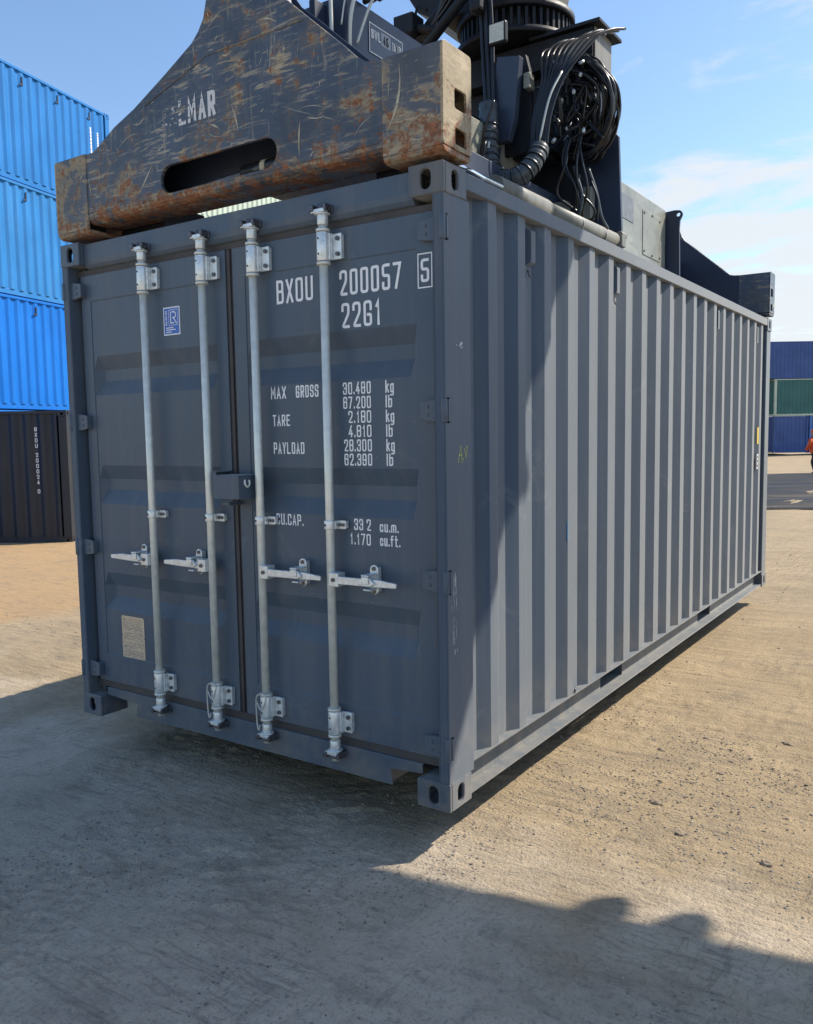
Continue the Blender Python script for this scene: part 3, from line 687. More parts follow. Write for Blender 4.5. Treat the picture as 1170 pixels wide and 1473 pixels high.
def hinge(dr, x_out, s):
    for z in ZS:
        mb = MB(); X_ = lambda p: x_out + s * p
        pl = [(-.002, z - .044), (.075, z - .044), (.135, z - .034), (.135, z + .034), (.075, z + .044), (-.002, z + .044)]
        mb.prism(pl, .020, .033, lambda p, q, t: (X_(p), t, q))
        mb.box(min(X_(.090), X_(.134)), max(X_(.090), X_(.134)), .033, YF - .0004, z - .033, z + .033)
        mb.tube([(X_(.012), .008, z - .046), (X_(.012), .008, z + .046)], .013, 10)
        for zz in (z - .016, z + .016): mb.tube([(X_(.098), .0205, zz), (X_(.098), .015, zz)], .007, 8)
        mb.build('hinge', M['grey'], dr, bevel=.003)
hinge(doorL, 0, 1); hinge(doorR, W, -1)

YB = .006
_bolts = {}
def bolt(dr, x, y, z, r, l, hole=False):
    k = (r, l, hole)
    if k not in _bolts:
        o = MB().tube([(0, 0, 0), (0, -l, 0)], r, 8).build('bolt', M['shadow_void'] if hole else M['darksteel'], dr); _bolts[k] = o
    else: o = copy_obj(_bolts[k], dr)
    o.location = (x, y, z)
def bar_set(dr, x, hdir, hx, catchx):
    mb = MB(); mb.tube([(x, YB, .10), (x, YB, 2.505)], .0190, 18)
    for z in (.335, .215, 2.275, 2.412): mb.tube([(x, YB, z - .006), (x, YB, z + .006)], .030, 18)
    mb.build('locking_bar', M['zinc_dull'], dr)
    for top in (0, 1):
        z0, z1 = (.222, .328) if not top else (2.284, 2.404)
        mb = MB(); mb.tube([(x, YB, z0), (x, YB, z1)], .0285, 16)
        mb.box(x + .020, x + .078, .030, .038, z0 + .006, z1 - .006); mb.box(x + .026, x + .034, .008, .030, z0 + .004, z1 - .004)
        mb.box(x + .030, x + .076, .0382, YF - .0004, z0 + .010, z1 - .010)
        mb.build('bar_bracket', M['zinc'], dr, bevel=.003)
        for zz in (z0 + .028, z1 - .028):
            bolt(dr, x + .060, .030, zz, .0095, .009); bolt(dr, x - .004, -.0215, zz, .0045, .002, True)
        # cam and keeper
        zc = 2.478 if top else .148; sg = 1 if top else -1
        mb = MB(); mb.tube([(x, YB, zc - sg * .045), (x, YB, zc + sg * .02)], .0235, 14)
        mb.tube([(x, YB, zc - .004), (x, YB, zc + .004)], .034, 14)
        mb.box(x - .042, x + .030, -.022, .004, zc + sg * .012 - .008, zc + sg * .012 + .008)
        mb.build('cam', M['zinc'], dr, bevel=.003)
        ky = .033 if top else .0455
        mb = MB(); zk = zc + sg * .022
        mb.box(x - .040, x + .040, ky - .012, ky - .0005, zk - .016, zk + .016)
        mb.box(x - .048, x - .026, -.028, ky - .0125, zk - .012, zk + .016); mb.box(x + .022, x + .038, -.022, ky - .0125, zk - .012, zk + .016)
        mb.tube([(x, YB - .004, zk - .012), (x, YB - .004, zk + .018)], [.026, .019], 8)
        mb.build('cam_keeper', M['darksteel'], dr, bevel=.004)
    mb = MB(); z = 1.160; mb.tube([(x, YB, z - .019), (x, YB, z + .019)], .0255, 16)
    mb.box(x + .018, x + .068, .030, .036, z - .019, z + .019); mb.box(x + .022, x + .028, .010, .030, z - .018, z + .018); mb.box(x + .03, x + .066, .0362, YF - .0004, z - .016, z + .016)
    mb.build('guide_bracket', M['zinc'], dr, bevel=.002)
    for p in (.038, .056): bolt(dr, x + p, .030, z, .0075, .007)
    bolt(dr, x - .006, -.0185, z, .005, .002, True)
    # handle
    z = .925; mb = MB()
    hub = x + hdir * .040
    mb.box(min(hub - .026, hub + .026), max(hub - .026, hub + .026), -.030, .022, z - .030, z + .030)
    s = hdir; pts = [(x + s * .066, z + .017), (hx - s * .09, z + .019), (hx, z + .010), (hx, z - .010), (hx - s * .09, z - .013), (x + s * .066, z - .017)]
    mb.prism(pts, -.030, -.018, XZ)
    mb.prism([(catchx - .045, z), (catchx - .02, z + .026), (catchx + .02, z + .026), (catchx + .045, z), (catchx + .02, z - .012), (catchx - .02, z - .012)], -.040, -.0305, XZ)
    mb.build('door_handle', M['zinc'], dr, bevel=.003)
    mb = MB(); mb.tube([(hub, -.030, z), (hub, -.037, z)], .009, 8); mb.build('pivot_bolt', M['darksteel'], dr)
    mb = MB(); mb.prism(stadium(catchx, z + .008, .044, .128, 6), .022, .030, XZ); mb.box(catchx - .016, catchx + .016, .0302, YF - .0004, z - .045, z + .06)
    mb.box(catchx - .020, catchx + .020, -.046, .0215, z + .030, z + .038); mb.box(catchx - .018, catchx + .018, -.046, -.041, z - .002, z + .0295)
    mb.box(catchx - .018, catchx + .018, -.035, .0215, z - .032, z - .025)
    mb.build('handle_catch', M['zinc'], dr, bevel=.003)
    for zz in (z + .056, z - .044): bolt(dr, catchx, .0215, zz, .009, .0065)
bar_set(doorL, .662, -1, .352, .561); bar_set(doorL, 1.088, -1, .775, .978)
bar_set(doorR, 1.421, 1, 1.800, 1.657); bar_set(doorR, 1.835, 1, 2.205, 2.057)
for dr, x in ((doorL, 1.088), (doorR, 1.421)):   # plastic tie wires left on the bottom brackets
    p = catmull([(x - .030, -.026, .300), (x + .002, -.034, .270), (x + .030, -.030, .318), (x + .018, -.030, .345), (x - .026, -.030, .330), (x - .034, -.028, .26), (x - .030, -.028, .19), (x - .024, -.026, .165), (x - .016, -.026, .19)], 6)
    MB().tube(p, .0035, 6).build('tie_wire', M['tube_lit'], dr)
# lock box
lbx = MB(); lbx.box(1.208, 1.376, -.082, -.078, 1.262, 1.372); lbx.box(1.208, 1.376, -.0775, .045, 1.368, 1.372); lbx.box(1.372, 1.376, -.0775, .045, 1.262, 1.3675)
lbx.box(1.208, 1.212, -.0775, .010, 1.262, 1.3675); lbx.box(1.2125, 1.3715, .035, .045, 1.262, 1.3675)
lo = lbx.build('lock_box', M['grey'], doorR, bevel=.003)
MB().tube(catmull([(1.3775, -.045, 1.352), (1.380, -.045, 1.330), (1.382, -.032, 1.318), (1.381, -.018, 1.330), (1.3785, -.018, 1.35)], 5), .005, 8).build('lock_hook', M['zinc_dull'], doorR)
mb = MB(); mb.box(1.172, 1.178, -.055, YF - .0005, 1.268, 1.388); mb.box(1.1785, 1.200, -.055, -.049, 1.268, 1.388); mb.box(1.150, 1.186, .048, YF - .0005, 1.268, 1.388); mb.box(1.178, 1.2, -.048, .05, 1.382, 1.388)
mb.build('lock_bracket', M['grey'], doorL, bevel=.002)
MB().box(1.216, 1.262, -.035, .0515, 1.226, 1.244).build('lock_bracket', M['grey'], doorR, bevel=.003)

rr = random.Random(31)
wear_c = simple('rust_speck', (.17, .075, .035), .8, var=.4, scale=90); rub_c = simple('rub_mark', (.20, .215, .23), .5, var=.3, scale=70)
def specks(name, mat, pts, dr, y):
    mb = MB()
    for k, (x, z, w, h) in enumerate(pts):
        n = 6; a0 = rr.uniform(0, 1); mb.add([(x + w * math.cos(a0 + 6.283 * q / n) * rr.uniform(.5, 1), y - .00001 * (k % 9), z + h * math.sin(a0 + 6.283 * q / n) * rr.uniform(.5, 1)) for q in range(n)], [tuple(range(n))])
    mb.build(name, mat, dr, kind='stuff')
for dr, xa, xb, hs_ in ((doorL, .10, 1.185, (.662, 1.088)), (doorR, 1.255, 2.345, (1.421, 1.835))):
    P_ = []; Q_ = []
    for k in range(46): P_.append((rr.uniform(xa, xb), .204 + abs(rr.gauss(0, .012)), rr.uniform(.001, .006), rr.uniform(.001, .004)))
    for k in range(24): P_.append((rr.choice((xa, xb)) + rr.uniform(-.004, .004), rr.uniform(.22, 2.4), rr.uniform(.0008, .0025), rr.uniform(.002, .010)))
    specks('rust_speck', wear_c, [p for p in P_ if p[1] < .34 or not (.17 < p[0] < 1.12 or 1.33 < p[0] < 2.26)], dr, YF - .0004)
    for hx in hs_:
        for k in range(16):
            a = R_(rr.uniform(-50, -8)); r_0 = rr.uniform(.17, .34); sg = -1 if dr is doorL else 1
            x = hx + sg * r_0 * math.cos(a); z = .925 + r_0 * math.sin(a)
            if .84 < z < .93 or z < .82: continue
            Q_.append((x, z, rr.uniform(.004, .02), rr.uniform(.0006, .0016)))
    for k in range(30): Q_.append((rr.uniform(xa + .09, xb - .09), rr.choice((rr.uniform(.42, .58), rr.uniform(1.03, 1.17), rr.uniform(1.45, 1.75))), rr.uniform(.0008, .012), rr.uniform(.0006, .002)))
    specks('rub_mark', rub_c, Q_, dr, YF + .004 - .0006)

# ---- markings on the doors
YM = YF + .004 - .0012
YM0 = YF - .0012
def mark(t, x, z, w, h, st, **k): return lettering('lettering', t, x, z, w, h, st, YM, M['white'], doorR, **k)
mark('BXOU', 1.514, 2.141, .216, .105, .0125, gap=.32)
mark('200057', 1.877, 2.141, .322, .107, .0125, gap=.33)
mark('22G1', 1.884, 2.004, .210, .106, .0125, gap=.34)
lettering('lettering', '5', 2.295, 2.152, .040, .092, .0115, YM0, M['white'], doorR)
mb = MB()
for a, b, c, d in ((2.280, 2.350, 2.129, 2.134), (2.280, 2.350, 2.261, 2.266), (2.280, 2.285, 2.1345, 2.2605), (2.345, 2.350, 2.1345, 2.2605)): mb.box(a, b, YM0 - .0002, YM0 + .0004, c, d)
mb.build('lettering', M['white'], doorR)
mark('MAX', 1.461, 1.718, .094, .056, .0072); mark('GROSS', 1.613, 1.719, .134, .055, .0072)
mark('TARE', 1.468, 1.594, .106, .052, .0068); mark('PAYLOAD', 1.469, 1.467, .187, .053, .0068)
for k, (t, u_) in enumerate((('30.480', 'kg'), ('67.200', 'lb'), ('2.180', 'kg'), ('4.810', 'lb'), ('28.300', 'kg'), ('62.390', 'lb'))):
    z = 1.7225 - k * .0611; w = .150 if len(t) > 5 else .124
    mark(t, 2.033 - w, z, w, .052, .0066); mark(u_, 2.108, z, .044 if u_ == 'kg' else .034, .052, .0066)
mark('CU.CAP.', 1.472, 1.140, .166, .052, .0066)
mark('33', 1.928, 1.137, .050, .050, .0066); mark('2', 1.996, 1.137, .023, .050, .0066); mark('1.170', 1.905, 1.073, .113, .050, .0066)
mark('cu.m.', 2.066, 1.135, .098, .048, .0064); mark('cu.ft.', 2.066, 1.075, .104, .048, .0064)
# blue society sticker
sk = MB().box(.747, .867, YM - .0006, YM + .0010, 2.060, 2.198).build('sticker', M['white'], doorL)
MB().box(.753, .861, YM - .0012, YM - .0008, 2.066, 2.192).build('sticker_print', M['sticker_blue'], doorL)
YS = YM - .0018; mb = MB()
def rib(pts, st): ribbon(mb, pts, st, YS - .00015 * (len(mb.f) % 7), XZ)
rib([(.786, 2.181), (.788, 2.107)], .0022); rib([(.786, 2.182), (.852, 2.184), (.852, 2.112)], .0022); rib([(.790, 2.106), (.854, 2.109)], .0022)
rib([(.802, 2.172), (.802, 2.119), (.822, 2.119)], .0058)
rib([(.814, 2.172), (.832, 2.172), (.839, 2.164), (.839, 2.152), (.832, 2.145), (.818, 2.144)], .0056); rib([(.822, 2.144), (.843, 2.117)], .0056)
for k in range(17):
    if k % 6 != 5: rib([(.764, 2.110 + k * .0043), (.774, 2.110 + k * .0043)], .0024)
for z, w in ((2.096, .046), (2.086, .066), (2.075, .036)):
    x = .768
    while x < .768 + w: rib([(x, z), (x + .0055, z)], .0044); x += .0075
mb.build('sticker_print', M['white'], doorL)
# safety approval plate: engraved bright metal
pl_m, N, L, B = newmat('approval_plate'); v = obj_vec(N)
L.new(nmix(N, L, nramp(N, L, nnoise(N, L, nmap(N, L, v, (60, 1, 120)), 1.0, 4, .6), .45, .62), (.62, .58, .50), (.50, .46, .38)), B.inputs['Base Color']); B.inputs['Metallic'].default_value = .75; B.inputs['Roughness'].default_value = .36
nbump(N, L, nnoise(N, L, v, 9, 2, .5), .4, .01, B)
mb = MB(); holed(mb, [(.302, .575), (.308, .584), (.478, .584), (.490, .574), (.490, .478), (.484, .470), (.490, .462), (.490, .350), (.484, .346), (.312, .346), (.302, .358), (.302, .470), (.308, .476), (.302, .482)], [], YM - .001, YM + .0005, XZ)
mb.build('approval_plate', pl_m, doorL); mb = MB(); rr = random.Random(9)
z = .570
while z > .36:
    x = .316
    while x < .47:
        w = rr.uniform(.008, .03)
        if rr.random() < .72: ribbon(mb, [(x, z), (min(x + w, .476), z)], .0022, YM - .0012, XZ)
        x += w + .006
    z -= .0085 if rr.random() < .8 else .02
pm = simple('plate_engraving', (.16, .14, .12), .5, .3); mb.build('plate_engraving', pm, doorL, kind='stuff')

# ------------------------------------------------------------------ background containers
def unit(name, label, L_, mat, loc, rz, group=None, end_mat=None, marks=None, hooks=True, frame=None):
    """closed box container in its own space: length along x, width along y, corner at the origin"""
    t = empty(name, loc, rz, label=label, category='shipping container')
    if group: t['group'] = group
    fm = frame or mat; h = 2.591; w = 2.438
    for y, sg in ((.020, 1), (w - .020, -1)):
        mb = MB(); corr(mb, .20, L_ - .20, .14, h - .06, .30, .036, lambda a, d, z, y=y, sg=sg: (a, y + sg * d, z)); mb.build('side_panel', mat, t)
    for x, sg in ((.020, 1), (L_ - .020, -1)):
        mb = MB(); corr(mb, .15, w - .15, .14, h - .06, .30, .036, lambda a, d, z, x=x, sg=sg: (x + sg * d, a, z)); mb.build('end_panel', end_mat or mat, t)
    MB().box(.05, L_ - .05, .05, w - .05, h - .05, h - .03).build('roof', mat, t)
    MB().box(.05, L_ - .05, .05, w - .05, .12, .15).build('floor', M['shadow_void'], t)
    for z0, z1 in ((.02, .15), (h - .07, h - .008)):
        nm = 'bottom_rail' if z0 < 1 else 'top_rail'
        for y0 in ((.006, w - .066) if z0 > 1 else (.045, w - .105)): MB().box(.178, L_ - .178, y0, y0 + .06, z0, z1).build(nm, fm, t, bevel=.006)
        for x0 in (.006, L_ - .066): MB().box(x0, x0 + .06, .162, w - .162, z0, z1).build(nm, fm, t, bevel=.006)
    for x0 in (.004, L_ - .164):
        for y0 in (.004, w - .154):
            MB().box(x0, x0 + .16, y0, y0 + .15, .118, h - .118).build('corner_post', fm, t, bevel=.01)
    for x0 in (0, L_ - .178):
        for y0 in (0, w - .162):
            for z0 in (0, h - .118):
                mb = MB(); a, b = .178, .162
                yo = y0 if y0 == 0 else y0 + b; sy = 1 if y0 == 0 else -1; xo = x0 if x0 == 0 else x0 + a; sx = 1 if x0 == 0 else -1
                holed(mb, [(0, z0), (a, z0), (a, z0 + .118), (0, z0 + .118)], [stadium(a / 2, z0 + .059, .05, .079, 5)], 0, .016, lambda p, q, u: (xo + sx * p, yo + sy * u, q))
                holed(mb, [(.0165, z0), (b, z0), (b, z0 + .118), (.0165, z0 + .118)], [stadium(b / 2, z0 + .059, .05, .079, 5)], 0, .016, lambda p, q, u: (xo + sx * u, yo + sy * p, q))
                mb.box(x0 + .0175, x0 + a - .0175, y0 + .0175, y0 + b - .0175, z0 + .001, z0 + .012); mb.box(x0 + .0175, x0 + a - .0175, y0 + .0175, y0 + b - .0175, z0 + .105, z0 + .117)
                mb.build('corner_casting', fm, t)
    return t
def put_vents(t, L_, side, pos, mat):
    """small L-shaped dark vent marks under the top rail; side: y of the panel plane, facing -y if 0"""
    for x in pos:
        mb = MB(); y = -.0 + .012 if side == 0 else 2.438 - .012; s = -1 if side == 0 else 1
        mb.box(x, x + .035, min(y, y + s * .014), max(y, y + s * .014), 2.22, 2.42); mb.box(x + .0355, x + .10, min(y, y + s * .012), max(y, y + s * .012), 2.22, 2.26)
        mb.build('vent_cover', mat, t)

def gz(x, y): return GZ + float(gdrop(np.array(float(x)), np.array(float(y))))
# blue stack to the left, its long sides towards the sun
d = Vector((-.265, .964, 0)).normalized(); P1 = Vector((-15.24, 12.05, 0)); Lc = 12.192
ang = math.atan2(-d.y, -d.x)      # local +x points from the far end back towards the camera
# the sunlit face is the local +y side: origin = far end corner on that side, shifted by the width away from us
nrm_ = Vector((-math.sin(ang), math.cos(ang), 0))
base = P1 - nrm_ * 2.438
names = [('lowest container of the left stack, mostly hidden behind the dark container', M['blue_c']),
         ('bright blue container just above the dark container at left, lowest blue one in view', M['blue_c']),
         ('bright blue container in the middle of the stack at the left edge', M['blue_b']),
         ('topmost bright blue container of the left stack, with white streaks near its end', M['blue_a'])]
z = -.365
for k, (lab, mt) in enumerate(names):
    off = [0, .05, -.08, 0][k]
    t = unit('shipping_container', lab, Lc, mt, (base.x + d.x * off, base.y + d.y * off, z + k * 2.596), ang, 'blue containers stacked at left')
    put_vents(t, Lc, 1, [.75, 1.9, 3.05, 4.2, 5.35], M['machine_blue'])
    if k == 3:
        mb = MB(); 
        for x0, z0, z1 in ((.72, 1.35, 2.05), (.45, 1.55, 2.0)):
            rr = random.Random(int(x0 * 100)); zz = z0
            while zz < z1:
                hh = rr.uniform(.04, .11); mb.box(x0, x0 + .05, 2.4205, 2.4215, zz, min(zz + hh, z1)); zz += hh + .015
        mb.build('marking_strip', M['white'], t, kind='stuff')
# dark container in front of it, seen on its shaded long side
dd = Vector((1.1, .72, 0)).normalized(); Pr = Vector((-10.42, 7.05, 0)); a2 = math.atan2(dd.y, dd.x); Ld = 6.058
o2 = Pr - dd * Ld; zb = -.49
t = unit('shipping_container', 'almost black container standing on the sand at the left edge, below the blue stack', Ld, M['navy'], (o2.x, o2.y, zb), a2, frame=M['navy'])
tx = 'BXOU 200024 0'; cz = 2.27
for ch in tx:
    if ch != ' ': lettering('lettering', ch, 5.42, cz - .078, .050, .078, .013, .0165, M['white'], t)
    cz -= .106 if ch != ' ' else .07
for zz in (0, 2.473):
    pass
# pale container stack far behind, seen through the slot under the spreader
ray = Vector((-.684, .781, 0)).normalized()
pe = Vector((-21.0, 25.9, 0)); a3 = -math.pi / 2
ex = Vector((math.cos(a3), math.sin(a3), 0)); ny = Vector((-ex.y, ex.x, 0))
for k in range(5):
    b_ = pe - ny * 2.438 - ex * 0
    # long side faces the sun (+y local side), far end at the origin
    unit('shipping_container', ['pale green container at the bottom of the far stack behind the lifted container', 'second pale green container up in the far stack', 'middle pale green container of the far stack', 'fourth pale green container up in the far stack', 'topmost pale green container seen through the gap under the rusty beam'][k],
         6.058, M['pale'], (b_.x, b_.y, gz(-25, 27) + k * 2.596), a3, 'pale containers stacked far behind')
# far stack to the right
fx = Vector((.8275, .561, 0)).normalized(); a4 = math.atan2(fx.y, fx.x); Q0 = Vector((-8.12, 61.45, 0)); zf = -.27
away = Vector((-fx.y, fx.x, 0))
oo = Q0 + fx * 2.438
unit('shipping_container', 'dark blue container end at the foot of the far right stack', 6.058, M['far_blue'], (oo.x, oo.y, zf), a4 + R_(90), 'containers of the far right stack')
oo = Q0 + fx * 2.52
unit('shipping_container', 'lighter blue container beside the worker, lowest at the far right', 12.192, M['far_blue_light'], (oo.x, oo.y, zf), a4, 'containers of the far right stack')
unit('shipping_container', 'green container with pale frame in the middle of the far right stack', 12.192, M['far_green'], (Q0.x, Q0.y, zf + 2.60), a4, 'containers of the far right stack', frame=M['pale'])
oo = Q0 - fx * 1.2
unit('shipping_container', 'long blue container on top of the far right stack', 12.192, M['far_blue'], (oo.x, oo.y, zf + 5.20), a4, 'containers of the far right stack')
for k in range(2):
    o5 = Q0 - fx * 2.62 + Vector((-.561, .8275, 0)) * .6
    unit('shipping_container', ['dark brown container end left of the far stack, lower one', 'dark brown container end left of the far stack, upper one'][k], 2.5 if False else 6.058, simple('dark_brown_paint', (.03, .022, .02), .6), (o5.x + fx.x * 2.438 * 0 - .0, o5.y, zf + k * 2.60), a4 + R_(90), 'dark containers beside the far right stack')

# ------------------------------------------------------------------ worker at the right edge
def worker():
    d_ = 34.0; p = Vector((-1.34, 34.0, 0)); bz = gz(p.x, p.y)
    me = bpy.data.meshes.new('person'); V_ = [(0, 0, .92), (0, .02, 1.15), (0, .03, 1.38), (0, .03, 1.50), (0, .05, 1.63),
         (.09, 0, .88), (.13, .22, .50), (.14, .10, .09), (-.09, 0, .88), (-.11, -.10, .48), (-.12, -.34, .12),
         (.19, .02, 1.40), (.27, -.05, 1.13), (.25, .12, .92), (-.19, .02, 1.40), (-.27, .05, 1.13), (-.24, .22, .96), (.14, .24, .04), (-.12, -.22, .05)]
    E_ = [(0, 1), (1, 2), (2, 3), (3, 4), (0, 5), (5, 6), (6, 7), (0, 8), (8, 9), (9, 10), (2, 11), (11, 12), (12, 13), (2, 14), (14, 15), (15, 16), (7, 17), (10, 18)]
    Rr = [.15, .15, .17, .06, .10, .10, .065, .045, .10, .065, .045, .07, .05, .035, .07, .05, .035, .04, .04]
    me.from_pydata(V_, E_, []); o = bpy.data.objects.new('person', me); col.objects.link(o)
    sk_ = me.skin_vertices if len(me.skin_vertices) else None
    md = o.modifiers.new('skin', 'SKIN')
    if not me.skin_vertices:
        bm = bmesh.new(); bm.from_mesh(me); bm.verts.layers.skin.verify(); bm.to_mesh(me); bm.free()
    for i, r in enumerate(Rr): me.skin_vertices[0].data[i].radius = (r, r * .8)
    me.skin_vertices[0].data[0].use_root = True
    o.modifiers.new('sub', 'SUBSURF').levels = 1; o.modifiers['sub'].render_levels = 2
    me.materials.append(M['trousers'])
    o.location = (p.x, p.y, bz); o.rotation_euler = (0, 0, R_(60))
    o['label'] = 'worker in an orange hi-vis jacket and dark trousers walking at the right edge'; o['category'] = 'person'
    jk = MB(); rings = [(.86, .20, .155), (1.0, .205, .16), (1.2, .215, .17), (1.38, .225, .16), (1.47, .15, .11), (1.51, .07, .07)]
    n = 16; vs = []
    for z, a, b in rings:
        for j in range(n): t = 2 * math.pi * j / n; vs.append((a * math.cos(t), .02 + b * math.sin(t), z))
    jk.add(vs, [(i * n + j, i * n + (j + 1) % n, (i + 1) * n + (j + 1) % n, (i + 1) * n + j) for i in range(5) for j in range(n)], 0, True)
    jk.tube([(.19, .02, 1.41), (.27, -.05, 1.13), (.25, .10, .96)], [.085, .07, .055], 10); jk.tube([(-.19, .02, 1.41), (-.27, .05, 1.13), (-.24, .20, .99)], [.085, .07, .055], 10)
    jk.build('jacket', M['hivis'], o)
    hd = MB(); bm = bmesh.new(); bmesh.ops.create_uvsphere(bm, u_segments=14, v_segments=10, radius=.115); bm.verts.index_update()
    hd.add([(v_.co.x * .85, .05 + v_.co.y, 1.64 + v_.co.z * 1.1) for v_ in bm.verts], [[q.index for q in f.verts] for f in bm.faces], 0, True); bm.free()
    hd.build('head', M['skin'], o)
    hm = MB(); vs = []; 
    for z, r in ((1.66, .135), (1.71, .13), (1.76, .10), (1.79, .04)):
        for j in range(12): t = 2 * math.pi * j / 12; vs.append((r * .9 * math.cos(t), .05 + r * math.sin(t), z))
    hm.add(vs, [(i * 12 + j, i * 12 + (j + 1) % 12, (i + 1) * 12 + (j + 1) % 12, (i + 1) * 12 + j) for i in range(3) for j in range(12)] + [tuple(range(36, 48))], 0, True); hm.build('hard_hat', M['hivis'], o)
worker()

# ------------------------------------------------------------------ the spreader
sp_ = empty('container_spreader', (1.22, 3.03, 2.62), label='rusty scraped lifting spreader with trapezoid end beams resting over the container roof', category='spreader')
sp_.matrix_world = Matrix.Identity(4); sp_.location = (0, 0, 0)
def end_beam(y_front, sgn, near):
    """sgn=+1: front face at y_front, body goes to +y"""
    e = None; Y_ = lambda t: y_front + sgn * t
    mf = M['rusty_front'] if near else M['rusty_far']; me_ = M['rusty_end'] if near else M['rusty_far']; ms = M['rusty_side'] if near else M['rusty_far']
    def sm(poly, it=1):     # round the outline a little
        return poly
    outline = [(.285, 3.012), (.345, 3.014), (.43, 3.055), (.52, 3.10), (.677, 3.155), (.913, 3.262), (1.098, 3.352), (1.145, 3.392), (1.181, 3.440), (1.205, 3.52), (1.235, 3.66), (1.30, 3.76), (1.42, 3.76), (1.50, 3.66), (1.56, 3.50), (1.60, 3.445),
               (1.692, 3.370), (1.819, 3.258), (1.977, 3.121), (2.045, 3.058), (2.085, 3.030), (2.125, 3.020), (2.170, 3.018), (2.170, 2.700), (.285, 2.700)]
    holes = [stadium(1.228, 2.780, .752, .128, 10)]
    mb = MB(); holed(mb, outline, holes, Y_(0), Y_(.020), XZ)
    p = mb.build('front_plate', mf, sp_, bevel=.004)
    # rolled lower edge and underside
    prof = [(0, 2.6995), (.004, 2.684), (.016, 2.672), (.036, 2.664), (.06, 2.662), (.20, 2.664), (.20, 2.670), (.062, 2.668), (.040, 2.671), (.024, 2.680), (.020, 2.6995)]
    mb = MB(); n = len(prof); vs = [(x, Y_(a), b) for x in (.28, 2.172) for a, b in prof]
    mb.add(vs, [(i, (i + 1) % n, n + (i + 1) % n, n + i) for i in range(n)], 0, False); mb.build('bottom_flange', mf, sp_)
    mb = MB(); holed(mb, outline, [], Y_(.196), Y_(.204), XZ); mb.build('back_plate', M['machine_blue'], sp_, bevel=.002)
    # sloping cover plate set down between the two plates
    top = outline[:-2]; mb = MB()
    for (p0, q0), (p1, q1) in zip(top, top[1:]):
        mb.hexa([(p0, Y_(.0205), q0 - .050), (p1, Y_(.0205), q1 - .050), (p1, Y_(.1955), q1 - .050), (p0, Y_(.1955), q0 - .050)], [(p0, Y_(.0205), q0 - .045), (p1, Y_(.0205), q1 - .045), (p1, Y_(.1955), q1 - .045), (p0, Y_(.1955), q0 - .045)])
    mb.build('cover_plate', M['machine_blue'], sp_)
    for xa, xb, sd in ((.022, .2845, -1), (2.1705, 2.452, 1)):
        mb = MB()
        mb.box(xa, xb, min(Y_(-.006), Y_(.008)), max(Y_(-.006), Y_(.008)), 2.640, 3.016)
        bot = [(-.006, 2.640), (.002, 2.622), (.022, 2.614), (.190, 2.614), (.208, 2.626), (.208, 2.636), (.02, 2.640)]
        n = len(bot); mb.add([(x, Y_(a), b) for x in (xa, xb) for a, b in bot], [(i, (i + 1) % n, n + (i + 1) % n, n + i) for i in range(n)] + [tuple(range(n))[::-1], tuple(range(n, 2 * n))])
        mb.box(xa, xb, min(Y_(.199), Y_(.208)), max(Y_(.199), Y_(.208)), 2.641, 3.016)
        mb.build('end_box', me_, sp_, bevel=.006)
        mb = MB(); xo = xb if sd > 0 else xa
        outl = rrect(-.007, .208, 2.6405, 3.020, .018, 3)
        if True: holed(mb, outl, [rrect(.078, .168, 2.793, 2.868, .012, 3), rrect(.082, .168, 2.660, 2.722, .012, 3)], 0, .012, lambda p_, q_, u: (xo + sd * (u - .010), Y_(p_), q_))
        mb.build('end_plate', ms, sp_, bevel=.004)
        mb = MB(); mb.box(xa + .005, xb - .012, min(Y_(.0085), Y_(.1985)), max(Y_(.0085), Y_(.1985)), 2.985, 3.000); mb.build('end_cap', me_, sp_)
        mb = MB(); mb.box(min(xa + .06, xb - .06), max(xa + .06, xb - .06), min(Y_(.04), Y_(.15)), max(Y_(.04), Y_(.15)), 2.645, 2.98); mb.build('twistlock_housing', M['shadow_void'], sp_)
        xc = (xa + .066) if sd < 0 else (xb - .074)
        mb = MB(); mb.tube([(xc, Y_(.10), 2.60), (xc, Y_(.10), 2.55), (xc, Y_(.10), 2.50)], [.03, .03, .028], 10); mb.hexa([(xc - .03, Y_(.05), 2.535), (xc + .03, Y_(.05), 2.535), (xc + .03, Y_(.15), 2.535), (xc - .03, Y_(.15), 2.535)], [(xc - .02, Y_(.07), 2.49), (xc + .02, Y_(.07), 2.49), (xc + .02, Y_(.13), 2.49), (xc - .02, Y_(.13), 2.49)])
        mb.build('twistlock', M['shadow_void'], sp_)
    if near:
        MB().tube([(1.30, .10, 2.765), (1.58, .10, 2.765)], .035, 14).build('lock_cylinder', M['hose'], sp_)
        MB().tube([(1.425, .10, 2.765), (1.455, .10, 2.765)], .0365, 14).build('beige_band', M['beige'], sp_)
        MB().tube([(.95, .11, 2.755), (1.30, .10, 2.763)], .016, 10).build('lock_rod', M['darksteel'], sp_)
        MB().tube(catmull([(1.53, .09, 2.80), (1.56, .07, 2.83), (1.60, .08, 2.80), (1.585, .09, 2.74)], 5), .009, 8).build('hydraulic_hose', M['hose'], sp_)
end_beam(-.014, 1, True)
end_beam(LN + .014, -1, False)
MB().box(.12, .60, .215, .50, 2.625, 2.76).build('gap_block', M['machine'], sp_, bevel=.01)  # dark block added to shut out the sky below the near beam
